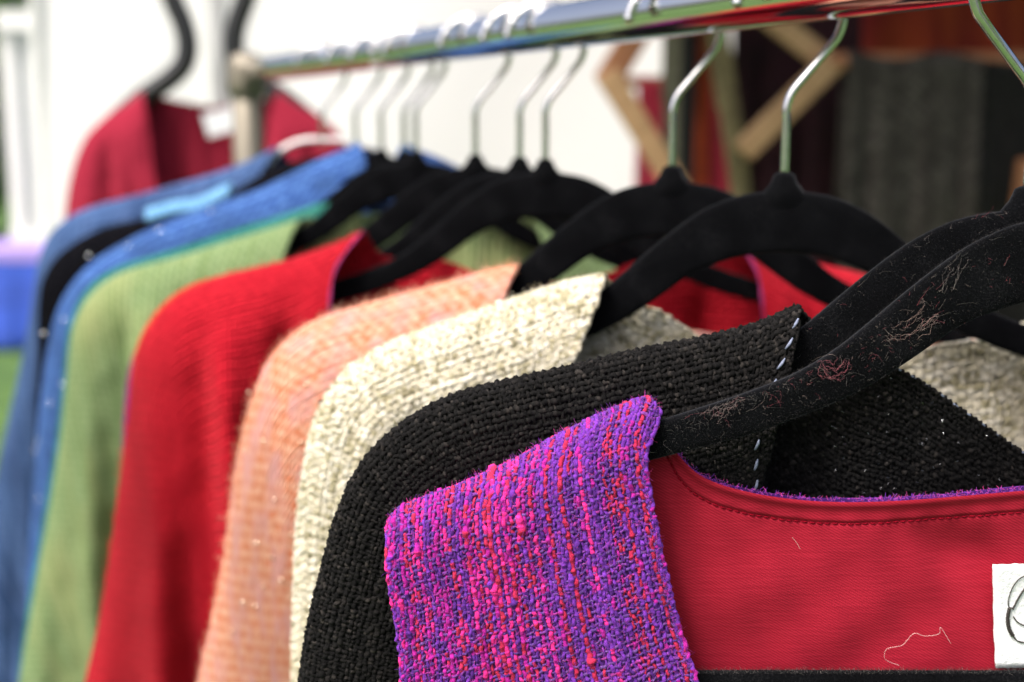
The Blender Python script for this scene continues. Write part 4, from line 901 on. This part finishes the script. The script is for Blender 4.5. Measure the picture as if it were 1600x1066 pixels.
# ---- wooden rack with woven scarves
D_W = 2.2
M_WOOD = plain_material('pale_pine', (.36, .21, .095), rough=.55, noise=.18, scale=5, stretch=(1, 1, 12), col2=(.48, .30, .15)); M_WOODD = plain_material('darker_pine', (.27, .11, .045), rough=.55, noise=.25, scale=6)
wo = spot(1130, D_W); wr = thing('wooden_rack', 'folding pine clothes rack behind the chrome rail', 'drying rack', loc=tuple(wo), rotz=-YAW)
def slat(pa, pb, yoff, dep=D_W, wd=.046, mat=M_WOOD, name='slat'):
    a = np.array([lx(*pa, dep, wo), at_depth(*pa, dep)[2]]); b = np.array([lx(*pb, dep, wo), at_depth(*pb, dep)[2]]); b[1] = max(b[1], .0); d = b - a; L = np.linalg.norm(d)
    o = link(name, box_mesh('slat', wd, .020, L + wd * .5, .004), mat, wr); o.location = ((a[0] + b[0]) / 2, yoff, (a[1] + b[1]) / 2); o.rotation_euler = (0, math.atan2(d[0], d[1]), 0); return o
slat((952, 122), (1260, 620), 0, wd=.040); slat((953, 122), (1130, -165), .024, mat=M_WOODD)
slat((1300, 98), (1166, 232), .0, wd=.040); slat((1300, 98), (1085, -70), .024, wd=.038)
slat((1260, 620), (960, 1200), .024); slat((960, 1200), (1150, 1590), 0)
def dowel(pa, pb, da, db, r=.011, mat=M_WOODD):
    a, b = at_depth(*pa, da) - wo, at_depth(*pb, db) - wo; P = [(v @ Rv, v @ Fh, v[2]) for v in (a * (1 - t) + b * t for t in np.linspace(0, 1, 6))]
    link('dowel', tube_mesh('dowel', [(P, r)], 12), mat, wr)
dowel((930, -46), (2050, -46), 2.36, 2.36); dowel((1296, 95), (2050, 92), 2.2, 2.2, .014); dowel((950, 128), (1340, 128), 2.56, 2.56)
slat((1560, 285), (1900, 310), -.13, wd=.085, mat=M_WOODD, name='arm')
slat((2000, -60), (2000, 1590), .03, wd=.05)
SG = 'woven scarves on the wooden rack'
hung_cloth('woven_scarf', 'crimson scarf hanging inside the pine rack', 'scarf', 998, 1156, 122, .5, 2.56, plain_material('crimson_wool', (.30, .006, .03), rough=.9, noise=.25, scale=40, sheen=.3), seed=1, group=SG, fold=.006)
hung_cloth('woven_scarf', 'narrow grey green scarf beside the left pine slat', 'scarf', 1040, 1068, -60, .6, 2.36, plain_material('grey_green_wool', (.13, .13, .09), rough=.9, noise=.3, scale=60), seed=2, group=SG, nf=1, fold=.003)
hung_cloth('woven_scarf', 'narrow black scarf between the grey green and the rust orange one', 'scarf', 1066, 1090, -60, .6, 2.36, plain_material('black_scarf_wool', (.006, .006, .007), rough=.9, noise=.3, scale=60), seed=3, group=SG, nf=1, fold=.003)
hung_cloth('woven_scarf', 'narrow rust orange scarf in the middle of the pine rack', 'scarf', 1084, 1114, -60, .6, 2.40, plain_material('orange_wool', (.40, .055, .012), rough=.9, noise=.25, scale=60), seed=4, group=SG, nf=1, fold=.003)
hung_cloth('woven_scarf', 'olive scarf hanging slantwise beside the rust orange one', 'scarf', 1088, 1122, -60, .6, 2.31, plain_material('olive_wool', (.16, .135, .065), rough=.9, noise=.45, scale=45), seed=5, group=SG, nf=1, fold=.003, slant=.17)
hung_cloth('woven_shawl', 'dark maroon shawl behind the right pine slat', 'shawl', 1152, 1345, -60, .4, 2.42, plain_material('maroon_wool', (.020, .002, .006), rough=.95, noise=.4, scale=14), seed=6, group=SG, fold=.012)
M_CHAR = fabric_material('charcoal_wool', (.032, .029, .026), (.13, .118, .104), (.062, .056, .049), pitch=.009, bump=1.0, var=9, sheen=.02, ribs=(0, .055, .55, 1.0))
M_DARKG = fabric_material('dark_grey_wool', (.008, .008, .008), (.022, .021, .020), pitch=.008, bump=.8, var=8, sheen=.1)
hung_cloth('woven_shawl', 'charcoal grey chunky knit shawl over the pine bar', 'shawl', 1322, 1530, 84, .35, 2.2, M_CHAR, seed=7, group=SG, gap=.024, fold=.008)
hung_cloth('woven_shawl', 'near black shawl next to the charcoal one, right edge', 'shawl', 1533, 1760, 92, .35, 2.2, M_DARKG, seed=8, group=SG, gap=.022, fold=.008)
# rust curtain at the back of the stall, hung on its own pole
D_R = 3.2; ro = spot(1500, D_R)
M_RUST = fabric_material('rust_red_cloth', (.30, .045, .022), (.42, .070, .034), (.24, .020, .030), pitch=.006, bump=.4, var=3, streak=.6, streak_col=(.10, .006, .02), streak_scale=3, sheen=.15)
hung_cloth('stall_curtain', 'rust red curtain hanging at the back on the right', 'curtain', 1158, 2300, -190, .1, D_R, M_RUST, seed=9, fold=.020, nf=11, gap=.02)
cr = thing('curtain_frame', 'steel frame carrying the rust red curtain', 'frame', loc=tuple(ro), rotz=-YAW)
za = zpx(-190, D_R, 1500) - .02
link('crossbar', tube_mesh('crossbar', [([(x, 0, za) for x in np.linspace(lx(1150, 0, D_R, ro), lx(2320, 0, D_R, ro), 5)], .016)], 12), M_POLE, cr)
for px in (1780, 2315):
    link('upright', tube_mesh('upright', [([(lx(px, 0, D_R, ro), .05, z) for z in np.linspace(0, za + .02, 5)], .018)], 12), M_POLE, cr)

# ---- unseen canvas roof added above the frame to keep the scarf stall in shade
ko = spot(1650, 2.5); can = thing('shade_canopy', 'unseen dark green canvas canopy added to shade the scarf stall on the right', 'canopy', loc=tuple(ko), rotz=-YAW)
M_CANV = plain_material('green_canvas', (.03, .07, .045), rough=.85, noise=.2, scale=20)
xa, xb, ya, yb, zr = lx(720, 190, 2.5, ko), lx(720, 190, 2.5, ko) + 3.3, -1.15, 1.3, 2.30
n1, n2 = 20, 16; X = np.linspace(xa, xb, n1)[:, None]; Y = np.linspace(ya, yb, n2)[None]; Z = zr + .35 * (1 - np.abs(2 * (X - xa) / (xb - xa) - 1)) - .04 * np.sin(np.pi * (Y - ya) / (yb - ya)) + 0 * Y
link('roof_sheet', mesh_np('roof_sheet', np.stack([X + 0 * Y, Y + 0 * X, Z], -1).reshape(-1, 3), grid_quads(n1, n2)), M_CANV, can).modifiers.new('thickness', 'SOLIDIFY').thickness = .004
for xx, yy in ((xb - .03, ya + .03), (xb - .03, yb - .03), (xa + 1.55, yb - .03)): link('leg', tube_mesh('leg', [([(xx, yy, z) for z in np.linspace(0, zr + .02 + (.2 if xx < xb - .5 else 0), 4)], .018)], 12), M_POLE, can)
